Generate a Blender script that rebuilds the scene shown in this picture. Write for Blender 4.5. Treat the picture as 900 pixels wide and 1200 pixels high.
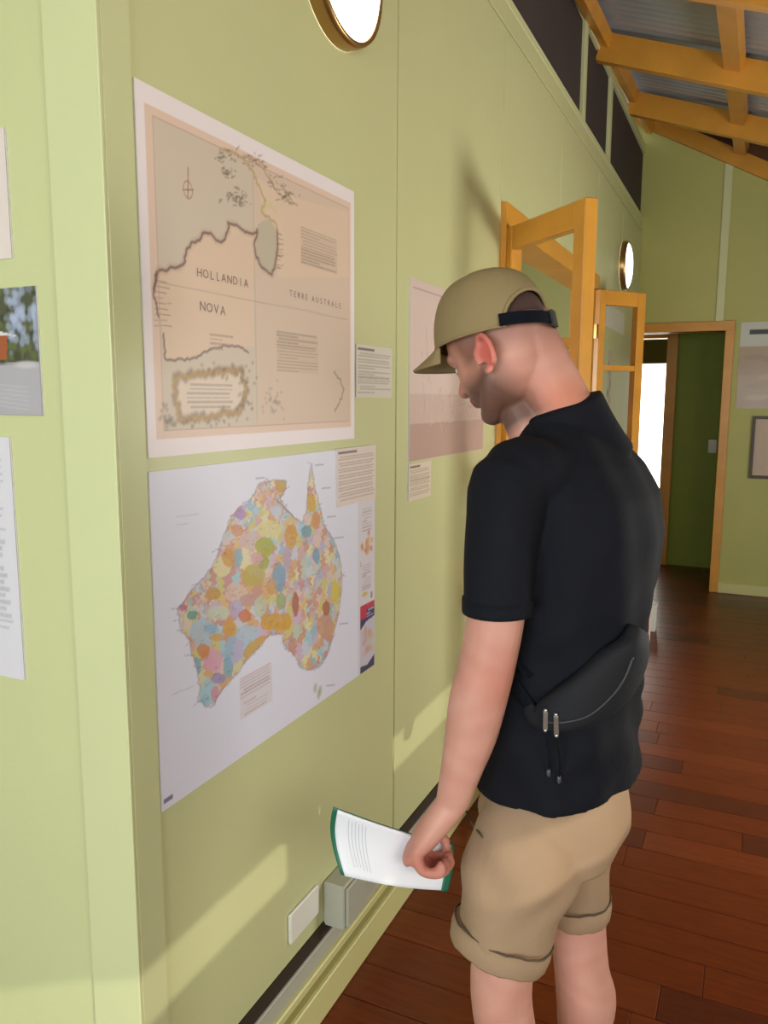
import bpy, bmesh, math, random
import numpy as np
from mathutils import Vector, Matrix
from mathutils.bvhtree import BVHTree
random.seed(7); rng = np.random.default_rng(5)
sc = bpy.context.scene
for o in list(bpy.data.objects): bpy.data.objects.remove(o)
C = sc.collection
# ------------------------------------------------------------------ camera
F_PX, PITCH, YAW, ROLL = 921.15, 0.14325, 0.4357, 0.00406
CAM = Vector((0.9034, 0.0, 1.55))
fw = Vector((-math.sin(YAW)*math.cos(PITCH), math.cos(YAW)*math.cos(PITCH), -math.sin(PITCH)))
r0 = Vector((math.cos(YAW), math.sin(YAW), 0)); u0 = r0.cross(fw)
RT = r0*math.cos(ROLL)+u0*math.sin(ROLL); UP = RT.cross(fw)
cd = bpy.data.cameras.new('camera'); cam = bpy.data.objects.new('camera', cd); C.objects.link(cam)
cam.matrix_world = Matrix(((RT.x, UP.x, -fw.x, CAM.x), (RT.y, UP.y, -fw.y, CAM.y), (RT.z, UP.z, -fw.z, CAM.z), (0, 0, 0, 1)))
cd.sensor_fit = 'VERTICAL'; cd.sensor_height = 36; cd.lens = F_PX/1200*36; cd.clip_start = .02
sc.camera = cam
# ------------------------------------------------------------------ light and exposure
vs = sc.view_settings; vs.view_transform = 'Standard'; vs.look = 'None'; vs.gamma = 1; vs.use_curve_mapping = False
vs.exposure = 0.0
w = bpy.data.worlds.new('sky'); sc.world = w; w.use_nodes = True
bg = w.node_tree.nodes['Background']; bg.inputs[0].default_value = (.80, .88, 1, 1); bg.inputs[1].default_value = 1.3
def area(name, loc, target, sx, sy, power, col=(1, 1, 1), spread=180):
    l = bpy.data.lights.new(name, 'AREA'); l.shape = 'RECTANGLE'; l.size = sx; l.size_y = sy
    l.energy = power; l.color = col; l.spread = math.radians(spread)
    o = bpy.data.objects.new(name, l); C.objects.link(o); o.location = loc
    o.rotation_euler = (Vector(target)-Vector(loc)).to_track_quat('-Z', 'Y').to_euler(); return o
SUNAZ, SUNEL = math.radians(35), math.radians(20)
sd = Vector((-math.cos(SUNAZ)*math.cos(SUNEL), math.sin(SUNAZ)*math.cos(SUNEL), -math.sin(SUNEL)))
sl = bpy.data.lights.new('sun', 'SUN'); sl.energy = 1.3; sl.angle = math.radians(.35); sl.color = (1, .95, .8)
so = bpy.data.objects.new('sun', sl); C.objects.link(so); so.rotation_euler = sd.to_track_quat('-Z', 'Y').to_euler(); so.location = (6, -4, 5)
# daylight entering through the windows of the side wall and the back wall (both out of view)
area('window_and_fill_light', (2.72, 3.5, 1.25), (0, 3.2, 1.5), 1.1, .9, 58, (1, .98, .92))
area('window_and_fill_light', (2.70, -.6, 2.0), (0, 1.6, 2.1), 1.9, .8, 62, (1, .98, .92))
area('window_and_fill_light', (.2, -2.9, 1.3), (-.4, 1.5, 1.1), 2.2, 1.4, 145, (.84, .96, 1))
# ------------------------------------------------------------------ helpers
def ray(px, py): return RT*(px-450)-UP*(py-600)+fw*F_PX
def PA(px, py):                                    # point of the map wall (X = 0) as (Y, Z)
    v = ray(px, py); t = -CAM.x/v.x; p = CAM+v*t; return (p.y, p.z)
hh = Vector((fw.x, fw.y, 0)).normalized()
UU = Vector((hh.y, -hh.x, 0))
PC = Vector((0.609, 1.385, 0))                     # where the man stands
def M(px, py, g):                                  # point at horizontal distance g, in the man's own frame
    v = ray(px, py); p = CAM+v*(g/v.dot(hh))-PC
    return Vector((p.dot(UU), p.dot(hh), p.z))
def mat(name, col, rough=.6, metal=0, noise=0, nscale=8, bump=0, bscale=60, spec=.5, emit=None, sss=0, attr=None, coat=0, stretch=None):
    m = bpy.data.materials.new(name); m.use_nodes = True; nt = m.node_tree; b = nt.nodes['Principled BSDF']
    b.inputs['Base Color'].default_value = (*col, 1); b.inputs['Roughness'].default_value = rough
    b.inputs['Metallic'].default_value = metal; b.inputs['Specular IOR Level'].default_value = spec
    b.inputs['Coat Weight'].default_value = coat; b.inputs['Coat Roughness'].default_value = .12
    tc = nt.nodes.new('ShaderNodeTexCoord'); src = tc.outputs['Object']
    if stretch:
        mp = nt.nodes.new('ShaderNodeMapping'); mp.inputs['Scale'].default_value = stretch
        nt.links.new(src, mp.inputs[0]); src = mp.outputs[0]
    base = None
    if attr:
        a = nt.nodes.new('ShaderNodeAttribute'); a.attribute_name = attr; base = a.outputs['Color']
    if noise:
        n = nt.nodes.new('ShaderNodeTexNoise'); n.inputs['Scale'].default_value = nscale; n.inputs['Detail'].default_value = 5
        nt.links.new(src, n.inputs['Vector'])
        r = nt.nodes.new('ShaderNodeMapRange'); r.inputs['To Min'].default_value = 1-noise; r.inputs['To Max'].default_value = 1+noise
        nt.links.new(n.outputs[0], r.inputs[0])
        mx = nt.nodes.new('ShaderNodeVectorMath'); mx.operation = 'SCALE'
        if base: nt.links.new(base, mx.inputs[0])
        else: mx.inputs[0].default_value = col
        nt.links.new(r.outputs[0], mx.inputs['Scale']); base = mx.outputs[0]
    if base: nt.links.new(base, b.inputs['Base Color'])
    if bump:
        n2 = nt.nodes.new('ShaderNodeTexNoise'); n2.inputs['Scale'].default_value = bscale; n2.inputs['Detail'].default_value = 4
        nt.links.new(src, n2.inputs['Vector'])
        bp = nt.nodes.new('ShaderNodeBump'); bp.inputs['Strength'].default_value = bump; bp.inputs['Distance'].default_value = .01
        nt.links.new(n2.outputs[0], bp.inputs['Height']); nt.links.new(bp.outputs[0], b.inputs['Normal'])
    if emit: b.inputs['Emission Color'].default_value = (*emit[0], 1); b.inputs['Emission Strength'].default_value = emit[1]
    if sss: b.inputs['Subsurface Weight'].default_value = sss; b.inputs['Subsurface Scale'].default_value = .01; b.inputs['Subsurface Radius'].default_value = (1, .35, .2)
    return m
LIME = (.57, .575, .305)
m_wall = mat('lime painted board', LIME, .38, noise=.04, nscale=3, bump=.05, bscale=90)
m_corner = mat('corner board lime paint', (.59, .60, .33), .4, noise=.03, nscale=5)
m_trim = mat('pale lime trim paint', (.62, .63, .35), .4, noise=.03, nscale=5)
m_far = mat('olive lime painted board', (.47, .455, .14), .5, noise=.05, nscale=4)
m_green = mat('bright green paint', (.215, .27, .012), .55, noise=.06, nscale=5)
m_ledge = mat('pale cream ledge paint', (.62, .58, .26), .4)
m_orange = mat('varnished orange pine', (.64, .285, .035), .35, noise=.22, nscale=6, stretch=(1, 1, 1), bump=.06, bscale=30)
m_jarrah = mat('polished red jarrah', (.13, .022, .004), .3, noise=.5, nscale=9, bump=.04, bscale=40, spec=.35, stretch=(1, 7, 1))
m_jar2 = mat('dark polished red jarrah', (.085, .015, .005), .3, noise=.5, nscale=11, bump=.04, bscale=40, spec=.35, stretch=(1, 7, 1))
m_jar3 = mat('lighter polished red jarrah', (.15, .028, .006), .32, noise=.5, nscale=8, bump=.04, bscale=40, spec=.35, stretch=(1, 7, 1))
m_tin = mat('galvanised corrugated iron', (.42, .44, .48), .45, .4, noise=.12, nscale=3)
m_mesh = mat('dark brown insect mesh', (.045, .032, .032), .8, noise=.25, nscale=4)
m_dark = mat('dark brown conduit slot', (.03, .018, .01), .6)
m_white = mat('white plastic', (.75, .73, .66), .4)
m_grey = mat('grey plastic', (.42, .41, .33), .5)
m_brass = mat('aged brass', (.45, .27, .10), .28, .9)
m_lit = mat('lit opal glass', (1, 1, 1), .3, emit=((1, .98, .94), 3.0))
m_day = mat('daylight outside', (1, 1, 1), .5, emit=((1, .98, .90), 4.0))
m_paper = mat('white paper', (.76, .74, .78), .5)
m_print = mat('printed paper', (1, 1, 1), .42, attr='print')
m_black = mat('black ink', (.02, .02, .02), .6)
m_ink = mat('brown grey ink', (.24, .18, .16), .6)
m_ink2 = mat('pale grey ink', (.38, .34, .32), .6)
m_glass = mat('window glass', (1, 1, 1), .02); gb = m_glass.node_tree.nodes['Principled BSDF']; gb.inputs['Transmission Weight'].default_value = 1; gb.inputs['IOR'].default_value = 1.08
m_skin = mat('skin', (.6, .33, .25), .5, attr='skin', noise=.06, nscale=30, bump=.06, bscale=120, sss=.12, spec=.35)
m_shirt = mat('black navy cotton jersey', (.0055, .0058, .0100), .85, noise=.25, nscale=8, bump=.12, bscale=260, spec=.2)
m_short = mat('khaki cotton twill', (.35, .228, .142), .8, noise=.07, nscale=9, bump=.12, bscale=200, spec=.2)
m_stitch = mat('dark seam thread', (.10, .07, .04), .9)  # dark thread colour for the cuff seams and pocket slit
m_cap = mat('olive khaki cap cotton', (.265, .195, .095), .85, noise=.06, nscale=14, bump=.15, bscale=220, spec=.2)
m_strap = mat('black webbing', (.004, .005, .009), .9, spec=.15, bump=.1, bscale=200)
m_hair = mat('short brown hair', (.06, .026, .02), .8, noise=.4, nscale=120, bump=.4, bscale=300)
m_bag = mat('charcoal nylon', (.010, .010, .0135), .75, noise=.2, nscale=10, bump=.15, bscale=300, spec=.3)
m_metal = mat('bright zip metal', (.55, .55, .55), .3, .9)
m_shoe = mat('grey canvas', (.12, .12, .13), .8, bump=.1, bscale=200)
m_sole = mat('white rubber', (.6, .6, .58), .6)
m_gcover = mat('dark green card', (.012, .13, .07), .5)
m_eye = mat('eye white', (.7, .68, .65), .2); m_iris = mat('brown iris', (.05, .025, .012), .2)

def link(name, me, m=None, parent=None, loc=None):
    o = bpy.data.objects.new(name, me); C.objects.link(o)
    if m and not me.materials: me.materials.append(m)
    if parent: o.parent = parent
    if loc is not None: o.location = loc
    return o
def from_bm(name, bm, m, parent=None, smooth=False, loc=None):
    me = bpy.data.meshes.new(name); bmesh.ops.recalc_face_normals(bm, faces=bm.faces[:]); bm.to_mesh(me); bm.free()
    if smooth:
        for p in me.polygons: p.use_smooth = True
    return link(name, me, m, parent, loc)
def tag(o, label, cat, group=None, kind=None):
    if label: o['label'] = label
    if cat: o['category'] = cat
    if group: o['group'] = group
    if kind: o['kind'] = kind
    return o
def empty(name, loc=(0, 0, 0), rz=0):
    o = bpy.data.objects.new(name, None); C.objects.link(o); o.location = loc; o.rotation_euler = (0, 0, rz); o.empty_display_size = .1; return o
def bx(bm, a, b, bev=0):
    a = Vector(a); b = Vector(b); c = (a+b)/2; d = b-a
    g = bmesh.ops.create_cube(bm, size=1, matrix=Matrix.Translation(c) @ Matrix.Diagonal((abs(d.x), abs(d.y), abs(d.z), 1)))
    if bev:
        es = list({e for v in g['verts'] for e in v.link_edges})
        bmesh.ops.bevel(bm, geom=es, offset=bev, segments=1, affect='EDGES')
def box(name, a, b, m, parent=None, bev=0):
    bm = bmesh.new(); bx(bm, a, b, bev); return from_bm(name, bm, m, parent)
def bar(bm, p, q, wdt, hgt, up=(0, 0, 1)):            # box beam from p to q
    p = Vector(p); q = Vector(q); d = (q-p).normalized(); up = Vector(up); s = d.cross(up).normalized(); up = s.cross(d)
    vs_ = []
    for c in (p, q):
        for a, b in ((-1, -1), (1, -1), (1, 1), (-1, 1)): vs_.append(bm.verts.new(c+s*a*wdt/2+up*b*hgt/2))
    for f in ((0, 1, 2, 3), (7, 6, 5, 4), (0, 4, 5, 1), (1, 5, 6, 2), (2, 6, 7, 3), (3, 7, 4, 0)): bm.faces.new([vs_[i] for i in f])
def barobj(name, p, q, wdt, hgt, m, parent=None, up=(0, 0, 1)):
    bm = bmesh.new(); bar(bm, p, q, wdt, hgt, up); return from_bm(name, bm, m, parent)
def ringpts(c, A, B, a, b, n=28, p=2.0):
    out = []
    for i in range(n):
        t = 2*math.pi*i/n; x = math.cos(t); y = math.sin(t)
        out.append(Vector(c)+Vector(A)*a*math.copysign(abs(x)**(2/p), x)+Vector(B)*b*math.copysign(abs(y)**(2/p), y))
    return out
def loft(bm, rings, cap=True):
    R = [[bm.verts.new(p) for p in r] for r in rings]; n = len(R[0])
    for i in range(len(R)-1):
        for j in range(n): bm.faces.new((R[i][j], R[i][(j+1) % n], R[i+1][(j+1) % n], R[i+1][j]))
    if cap:
        for r in (R[0], R[-1]):
            c = bm.verts.new(sum((v.co for v in r), Vector())/n)
            for j in range(n): bm.faces.new((r[j], r[(j+1) % n], c))
def catmull(P, k=4):
    P = [np.array(p, float) for p in P]; out = []
    for i in range(len(P)-1):
        a = P[max(i-1, 0)]; b = P[i]; c = P[i+1]; d = P[min(i+2, len(P)-1)]
        for s in range(k):
            t = s/k; out.append(.5*((2*b)+(-a+c)*t+(2*a-5*b+4*c-d)*t*t+(-a+3*b-3*c+d)*t**3))
    out.append(P[-1]); return out
def tube(bm, path, rad, n=16, ref=(0, 1, 0), k=4, dome=True):   # path pts, rad = (ra, rb) or r ; ra along ref-ish axis
    rows = [list(p)+list(r if hasattr(r, '__len__') else (r, r)) for p, r in zip(path, rad)]
    S = catmull(rows, k) if k > 1 else [np.array(x) for x in rows]
    pts = [Vector(s[:3]) for s in S]; rings = []
    for i, s in enumerate(S):
        d = (pts[min(i+1, len(pts)-1)]-pts[max(i-1, 0)]).normalized()
        A = Vector(ref)-d*d.dot(Vector(ref)); A.normalize(); B = d.cross(A)
        if dome and i == 0:
            for q in (.96, .75, .4): rings.append(ringpts(pts[i]-d*s[3]*q*.9, A, B, s[3]*math.sqrt(1-q*q), s[4]*math.sqrt(1-q*q), n))
        rings.append(ringpts(pts[i], A, B, s[3], s[4], n))
        if dome and i == len(S)-1:
            for q in (.4, .75, .96): rings.append(ringpts(pts[i]+d*s[3]*q*.9, A, B, s[3]*math.sqrt(1-q*q), s[4]*math.sqrt(1-q*q), n))
    loft(bm, rings)
def ell(bm, c, rad, rot=None, seg=24):
    m = Matrix.Translation(Vector(c)) @ (rot.to_4x4() if rot else Matrix.Identity(4)) @ Matrix.Diagonal((*rad, 1))
    bmesh.ops.create_uvsphere(bm, u_segments=seg, v_segments=seg//2, radius=1, matrix=m)
def voxel(name, bm, m, parent, vox=.004, smooth=4, extra=None):
    me = bpy.data.meshes.new(name+'_raw'); bmesh.ops.recalc_face_normals(bm, faces=bm.faces[:]); bm.to_mesh(me); bm.free()
    o = bpy.data.objects.new(name, me); C.objects.link(o)
    r = o.modifiers.new('r', 'REMESH'); r.mode = 'VOXEL'; r.voxel_size = vox
    s = o.modifiers.new('s', 'SMOOTH'); s.factor = .5; s.iterations = smooth
    dg = bpy.context.evaluated_depsgraph_get(); me2 = bpy.data.meshes.new_from_object(o.evaluated_get(dg))
    bpy.data.objects.remove(o); bpy.data.meshes.remove(me); me2.name = name
    for p in me2.polygons: p.use_smooth = True
    me2.materials.clear(); return link(name, me2, m, parent)
def coords(me):
    a = np.empty(len(me.vertices)*3); me.vertices.foreach_get('co', a); return a.reshape(-1, 3)
# ------------------------------------------------------------------ printed sheets painted in numpy, one mesh vertex per dot
def lin(c): c = np.array(c, float)/255; return np.where(c < .04, c/12.9, ((c+.055)/1.055)**2.4)
class Sheet:
    def __init__(s, y0, y1, z0, z1, d, base):
        s.ny = max(2, int((y1-y0)/d)+1); s.nz = max(2, int((z1-z0)/d)+1)
        s.Y, s.Z = np.meshgrid(np.linspace(y0, y1, s.ny), np.linspace(z0, z1, s.nz)); s.b = (y0, y1, z0, z1)
        s.img = np.ones((s.nz, s.ny, 3))*lin(base); s.d = d
    def mix(s, a, col): a = np.clip(a, 0, 1)[..., None]; s.img = s.img*(1-a)+lin(col)*a
    def inside(s, P):
        r = np.zeros(s.Y.shape, bool); n = len(P)
        for i in range(n):
            (x1, y1), (x2, y2) = P[i], P[(i+1) % n]
            c = ((y1 > s.Z) != (y2 > s.Z)); xx = (x2-x1)*(s.Z-y1)/((y2-y1) or 1e-9)+x1; r ^= c & (s.Y < xx)
        return r
    def poly(s, P, col, a=1): s.mix(s.inside(P)*a, col)
    def dist(s, P):
        D = np.full(s.Y.shape, 9.)
        for (x1, y1), (x2, y2) in zip(P[:-1], P[1:]):
            dx, dy = x2-x1, y2-y1; L = dx*dx+dy*dy or 1e-9
            t = np.clip(((s.Y-x1)*dx+(s.Z-y1)*dy)/L, 0, 1); D = np.minimum(D, np.hypot(s.Y-x1-t*dx, s.Z-y1-t*dy))
        return D
    def line(s, P, wd, col, a=1, rag=0):
        if rag:
            Q = []
            for p, q in zip(P[:-1], P[1:]):
                k = max(1, int(math.dist(p, q)/.006))
                for i in range(k): Q.append((p[0]+(q[0]-p[0])*i/k+random.gauss(0, rag), p[1]+(q[1]-p[1])*i/k+random.gauss(0, rag)))
            P = Q+[P[-1]]
        s.mix(np.clip(1.3-s.dist(P)/wd, 0, 1)*a, col)
    def blob(s, c, ry, rz, col, a=1, soft=.5): 
        e = np.hypot((s.Y-c[0])/ry, (s.Z-c[1])/rz); s.mix(np.clip((1-e)/soft, 0, 1)*a, col)
    def rect(s, y0, y1, z0, z1, col, a=1): s.mix(((s.Y > y0) & (s.Y < y1) & (s.Z > z0) & (s.Z < z1))*a, col)
    def text(s, y0, y1, z0, z1, step, col, a=.5):
        z = z1
        while z > z0:
            yy = y0+(0 if random.random() < .85 else .01); ye = y1-(y1-y0)*(random.random()*.08 if random.random() < .85 else .5)
            m = (abs(s.Z-z) < step*.22) & (s.Y > yy) & (s.Y < ye); s.mix(m*a*(.7+.5*rng.random(s.Y.shape)), col); z -= step
    def build(s, name, m, parent, axis='x', at=0.0, flip=False):
        n = s.ny*s.nz; o = np.full(n, at)
        co = np.stack([o, s.Y.ravel(), s.Z.ravel()], 1) if axis == 'x' else np.stack([s.Y.ravel(), o, s.Z.ravel()], 1)
        i = np.arange(n).reshape(s.nz, s.ny); q = np.stack([i[:-1, :-1], i[:-1, 1:], i[1:, 1:], i[1:, :-1]], -1).reshape(-1, 4)
        if axis != 'x': pass
        me = bpy.data.meshes.new(name); me.from_pydata(co.tolist(), [], q.tolist())
        at_ = me.attributes.new('print', 'FLOAT_COLOR', 'POINT')
        at_.data.foreach_set('color', np.concatenate([s.img.reshape(-1, 3), np.ones((n, 1))], 1).astype(np.float32).ravel())
        return link(name, me, m, parent)
def crop(cx, cy, sc_, P): return [PA(cx+x/sc_, cy+y/sc_) for x, y in P]
# ================================================================== THE SETTING
FY = 6.815
OP0, OP1, OZ = 2.99, 4.90, 2.25
# floor
fl = box('floor', (-3.2, -3.1, -.12), (3.0, 9.8, -.02), m_jar2); tag(fl, None, None, kind='structure')
plank_me = {}
def plank(y0, x0, x1, k):
    bm = bmesh.new(); bx(bm, (x0, y0+.0012, -.02), (x1-.0012, y0+.1288, -.001+random.uniform(0, .0008)), .0012)
    return from_bm('floorboard', bm, (m_jarrah, m_jar2, m_jar3)[k], fl)
for i in range(56):
    y = .35+i*.13; x0 = .0; cuts = [0, random.uniform(.5, 1.5), random.uniform(1.8, 2.4), 2.8] if i < 48 else [0, random.uniform(.3, 1.2), 2.8]
    if y > FY+.05: cuts[0] = -1.0
    for a, b in zip(cuts[:-1], cuts[1:]): plank(y, a, b, random.choice((0, 0, 1, 2)))
bm = bmesh.new()
for i in range(21):
    y = -2.38+i*.13; bx(bm, (-3, y+.001, -.02), (2.8, y+.129, -.001))
for i in range(19): bx(bm, (-1., 7.64+i*.11, -.02), (2.8, 7.749+i*.11, -.001))
o = from_bm('floorboards_beyond', bm, m_jarrah, fl); o['kind'] = 'stuff'
# map wall
wl = empty('wall_left'); tag(wl, None, None, kind='structure')
bm = bmesh.new()
for a, b in (((-.12, .965, 0), (-.012, OP0, 3.0)), ((-.12, OP0, OZ), (-.012, OP1, 3.0)), ((-.12, OP1, 0), (-.012, FY, 3.0)), ((-.12, .965, 3.0), (-.012, 2.30, 3.9)), ((-.12, 2.30, 3.50), (-.012, FY, 3.56))):
    bx(bm, a, b)
from_bm('wall_core', bm, m_wall, wl)
def panel(y0, y1, z0, z1): return box('wall_panel', (-.012, y0+.0032, z0), (0, y1-.0032, z1), m_wall, wl, .0022)
for y0, y1, z0, z1 in ((.965, 2.018, .24, 2.885), (2.018, 2.972, .24, 2.885), (2.972, 3.93, OZ+.02, 2.885), (3.93, 4.90, OZ+.02, 2.885), (4.90, 5.85, .24, 2.885), (5.85, FY, .24, 2.885)): panel(y0, y1, z0, z1)
for y0, y1 in ((.965, 2.97), (2.97, 4.9), (4.9, FY)): box('frieze_board', (-.012, y0, 2.889), (.003, y1, 2.985), m_wall, wl, .002)
box('corner_board', (-.012, .9445, 0), (.0045, 1.006, 3.6), m_corner, wl, .001)
# louvred mesh vents under the eave
vt = empty('window_1'); tag(vt, None, None, kind='structure')
for y0, y1 in ((2.3, 4.375), (4.435, 5.17), (5.24, FY)): box('mesh_screen', (-.03, y0, 3.0), (-.018, y1, 3.48), m_mesh, vt)
for y0, y1 in ((4.37, 4.44), (5.165, 5.245)): box('mullion', (-.08, y0, 2.99), (.001, y1, 3.49), m_trim, vt, .003)
box('window_sill', (-.08, 2.3, 2.965), (.005, FY-.0, 3.0), m_trim, vt, .003)
box('window_head', (-.08, 2.3, 3.475), (.002, FY-.0, 3.53), m_trim, vt, .003)
# bottom of the map wall: service ledge, dark cable slot, skirting
bb = empty('baseboard_left'); tag(bb, None, None, kind='structure')
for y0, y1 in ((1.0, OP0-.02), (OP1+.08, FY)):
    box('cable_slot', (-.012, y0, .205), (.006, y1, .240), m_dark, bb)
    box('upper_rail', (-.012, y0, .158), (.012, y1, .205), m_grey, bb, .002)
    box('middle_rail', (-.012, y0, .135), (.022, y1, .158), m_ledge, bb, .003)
    box('olive_rail', (-.012, y0, .095), (.010, y1, .135), mat('olive rail paint', (.30, .27, .09), .5) if y0 < 2 else m_far, bb)  # rail in a darker olive than the ledges around it
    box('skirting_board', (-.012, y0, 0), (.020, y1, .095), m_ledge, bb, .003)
# facing wall on the left (wall B)
wf = empty('wall_front'); tag(wf, None, None, kind='structure')
box('wall_core', (-3.1, .985, 0), (-.10, 1.1, 3.7), m_wall, wf)
for x0, x1 in ((-1.03, -.10), (-2.0, -1.03), (-3.1, -2.0)): box('wall_panel', (x0+.002, .950, .0), (x1-.002, .985, 3.6), m_wall, wf, .002)
box('corner_board', (-.104, .936, 0), (.0045, .9443, 3.6), m_corner, wf, .0015)
# opening between the rooms: orange jambs, head, and the room behind
dr = empty('door_1'); tag(dr, None, None, kind='structure')
for y0, y1 in ((OP0-.02, OP0+.05), (OP1-.05, OP1+.03)): box('door_jamb', (-.13, y0, 0), (.022, y1, OZ), m_orange, dr, .003)
box('door_head', (-.13, OP0-.02, OZ-.055), (.024, OP1+.03, OZ+.03), m_orange, dr, .003)
wb = empty('wall_back_room'); tag(wb, None, None, kind='structure')
box('back_room_wall', (-2.2, 1.2, 0), (-2.1, 6.7, 3.0), m_wall, wb)
box('back_room_wall', (-2.2, 6.6, 0), (-.12, 6.7, 3.0), m_wall, wb)
box('back_room_wall', (-2.2, 1.1, 0), (-.12, 1.2, 3.0), m_wall, wb)
cb = box('ceiling_back_room', (-2.2, 1.1, 2.95), (-.12, 6.7, 3.05), m_trim); tag(cb, None, None, kind='structure')
area('window_and_fill_light', (-2.0, 4.5, 1.6), (0, 4.5, 1.2), 1.2, 1.0, 34, (1, .97, .88))  # added fill lamp that brightens the back room, no window behind it
# far wall with its doorway
wfar = empty('wall_far'); tag(wfar, None, None, kind='structure')
DX0, DX1, DZ = -.02, .672, 2.085
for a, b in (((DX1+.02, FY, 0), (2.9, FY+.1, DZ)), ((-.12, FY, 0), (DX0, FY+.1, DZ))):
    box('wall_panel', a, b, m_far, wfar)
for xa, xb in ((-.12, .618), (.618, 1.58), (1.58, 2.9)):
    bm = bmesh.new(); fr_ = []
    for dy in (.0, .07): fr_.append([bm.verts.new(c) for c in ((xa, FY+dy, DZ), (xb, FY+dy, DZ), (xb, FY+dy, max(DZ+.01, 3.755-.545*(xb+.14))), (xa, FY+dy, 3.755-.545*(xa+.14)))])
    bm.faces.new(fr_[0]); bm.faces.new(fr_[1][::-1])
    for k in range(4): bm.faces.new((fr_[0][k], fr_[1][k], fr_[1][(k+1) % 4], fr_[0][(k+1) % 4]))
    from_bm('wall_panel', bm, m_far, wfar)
box('cover_batten', (.588, FY-.015, DZ+.07), (.648, FY, 3.33), m_trim, wfar, .003)
box('cover_batten', (1.76, FY-.015, .1), (1.82, FY, 2.6), m_trim, wfar, .003)
bf = box('baseboard_far', (DX1+.06, FY-.018, 0), (2.8, FY, .085), m_ledge, bev=.003); tag(bf, None, None, kind='structure')
d2 = empty('door_2'); tag(d2, None, None, kind='structure')
box('door_jamb', (DX1-.005, FY-.022, 0), (DX1+.062, FY+.14, DZ+.07), m_orange, d2, .003)
box('door_jamb', (DX0-.04, FY-.022, 0), (DX0+.02, FY+.14, DZ+.07), m_orange, d2, .003)
box('door_head', (DX0-.04, FY-.025, DZ), (DX1+.062, FY+.14, DZ+.075), m_orange, d2, .003)
# passage beyond
wp = empty('wall_passage'); tag(wp, None, None, kind='structure')
box('wall_panel', (.245, 7.78, 0), (1.2, 7.88, 2.9), m_green, wp)
box('wall_panel', (-.9, 7.78, 2.16), (.245, 7.88, 2.9), m_green, wp)
box('wall_panel', (-.9, 7.78, 0), (-.35, 7.88, 2.16), m_green, wp)
box('wall_panel', (1.1, FY+.1, 0), (1.2, 7.8, 2.9), m_green, wp)
box('cover_batten', (.245, 7.765, 2.10), (.70, 7.78, 2.14), m_green, wp)
box('wall_panel', (-1.0, FY+.1, 0), (-.9, 9.5, 2.9), m_green, wp)
box('wall_panel', (.9, 7.88, 0), (1.0, 9.5, 2.9), m_green, wp)  # side panel added to shut leaking sky light out
cp = box('ceiling_passage', (-1, FY+.1, 2.85), (1.2, 9.6, 2.95), m_trim); tag(cp, None, None, kind='structure')
d3 = empty('door_3'); tag(d3, None, None, kind='structure')
box('door_jamb', (.15, 7.75, 0), (.245, 7.90, 2.2), m_orange, d3, .003)
box('door_head', (-.35, 7.75, 2.11), (.15, 7.90, 2.17), m_orange, d3, .003)
w3 = empty('window_2'); tag(w3, None, None, kind='structure')
box('outer_wall', (-1.0, 9.4, 0), (.9, 9.5, .55), m_green, w3); box('outer_wall', (-1.0, 9.4, 1.95), (.9, 9.5, 2.9), mat('dark timber lintel', (.06, .03, .01), .6), w3)
box('window_pane', (-1.0, 9.42, .55), (.9, 9.46, 1.95), m_day, w3)
# side wall and back wall (out of view): side slot shaped to throw the sun band onto the map wall
wr = empty('wall_right'); tag(wr, None, None, kind='structure')
SL = math.tan(SUNEL)/math.cos(SUNAZ)
z0 = .45+2.8*SL; z1 = .60+2.8*SL; dy = 2.8*math.tan(SUNAZ)
box('wall_panel', (2.8, -3, 0), (2.9, FY+.1, z0), m_wall, wr)
box('wall_panel', (2.8, -3, z1), (2.9, FY+.1, 2.75), m_wall, wr)
box('wall_panel', (2.8, 2.85-dy, z0), (2.9, FY+.1, z1), m_wall, wr)
box('wall_panel', (2.8, -3, z0), (2.9, .6-dy, z1), m_wall, wr)
box('mullion', (2.8, 1.42-dy, z0), (2.84, 1.53-dy, z1), m_wall, wr)  # unseen bar added to cast the gap in the sun band
wk = box('wall_behind', (-3.1, -3.1, 0), (2.9, -3.0, 4.6), m_wall); tag(wk, None, None, kind='structure')
ws = box('wall_far_left', (-3.2, -3.1, 0), (-3.1, 1.1, 3.7), m_wall); tag(ws, None, None, kind='structure')
# ------------------------------------------------------------------ roof
KS, ZR = -.35, 3.49                    # fall per metre, underside of rafters' top edge at X = 0
ce = empty('ceiling'); tag(ce, None, None, kind='structure')
def zr(x, y=4.7): return ZR+KS*x+.06*(y-4.7)
ndn = Vector((-KS, 0, 1)).normalized()
RY = (-2.3, -1.1, .1, 1.3, 2.5, 3.62, 4.78, 5.90)
for y in RY: barobj('rafter', (.0, y, zr(0, y)), (2.95, y, zr(2.95, y)), .055, .145, m_orange, ce, ndn)
barobj('raking_plate', (-.14, FY-.03, 3.795), (2.95, FY-.03, 3.795-.545*3.09), .05, .11, m_orange, ce, ndn)
bm = bmesh.new()
for x, z in ((-.14, 3.80), (2.95, 2.10), (2.95, 3.2), (-.14, 4.1)): 
    for dy in (0, .08): bm.verts.new((x, FY+dy, z))
bm.verts.ensure_lookup_table(); V_ = bm.verts
for f in ((0, 2, 4, 6), (7, 5, 3, 1), (0, 1, 3, 2), (2, 3, 5, 4), (4, 5, 7, 6), (6, 7, 1, 0)): bm.faces.new([V_[k] for k in f])
from_bm('gable_filler', bm, mat('dark orange timber', (.13, .05, .012), .6), ce)  # board added behind the raking plate to keep bright sky out
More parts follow.
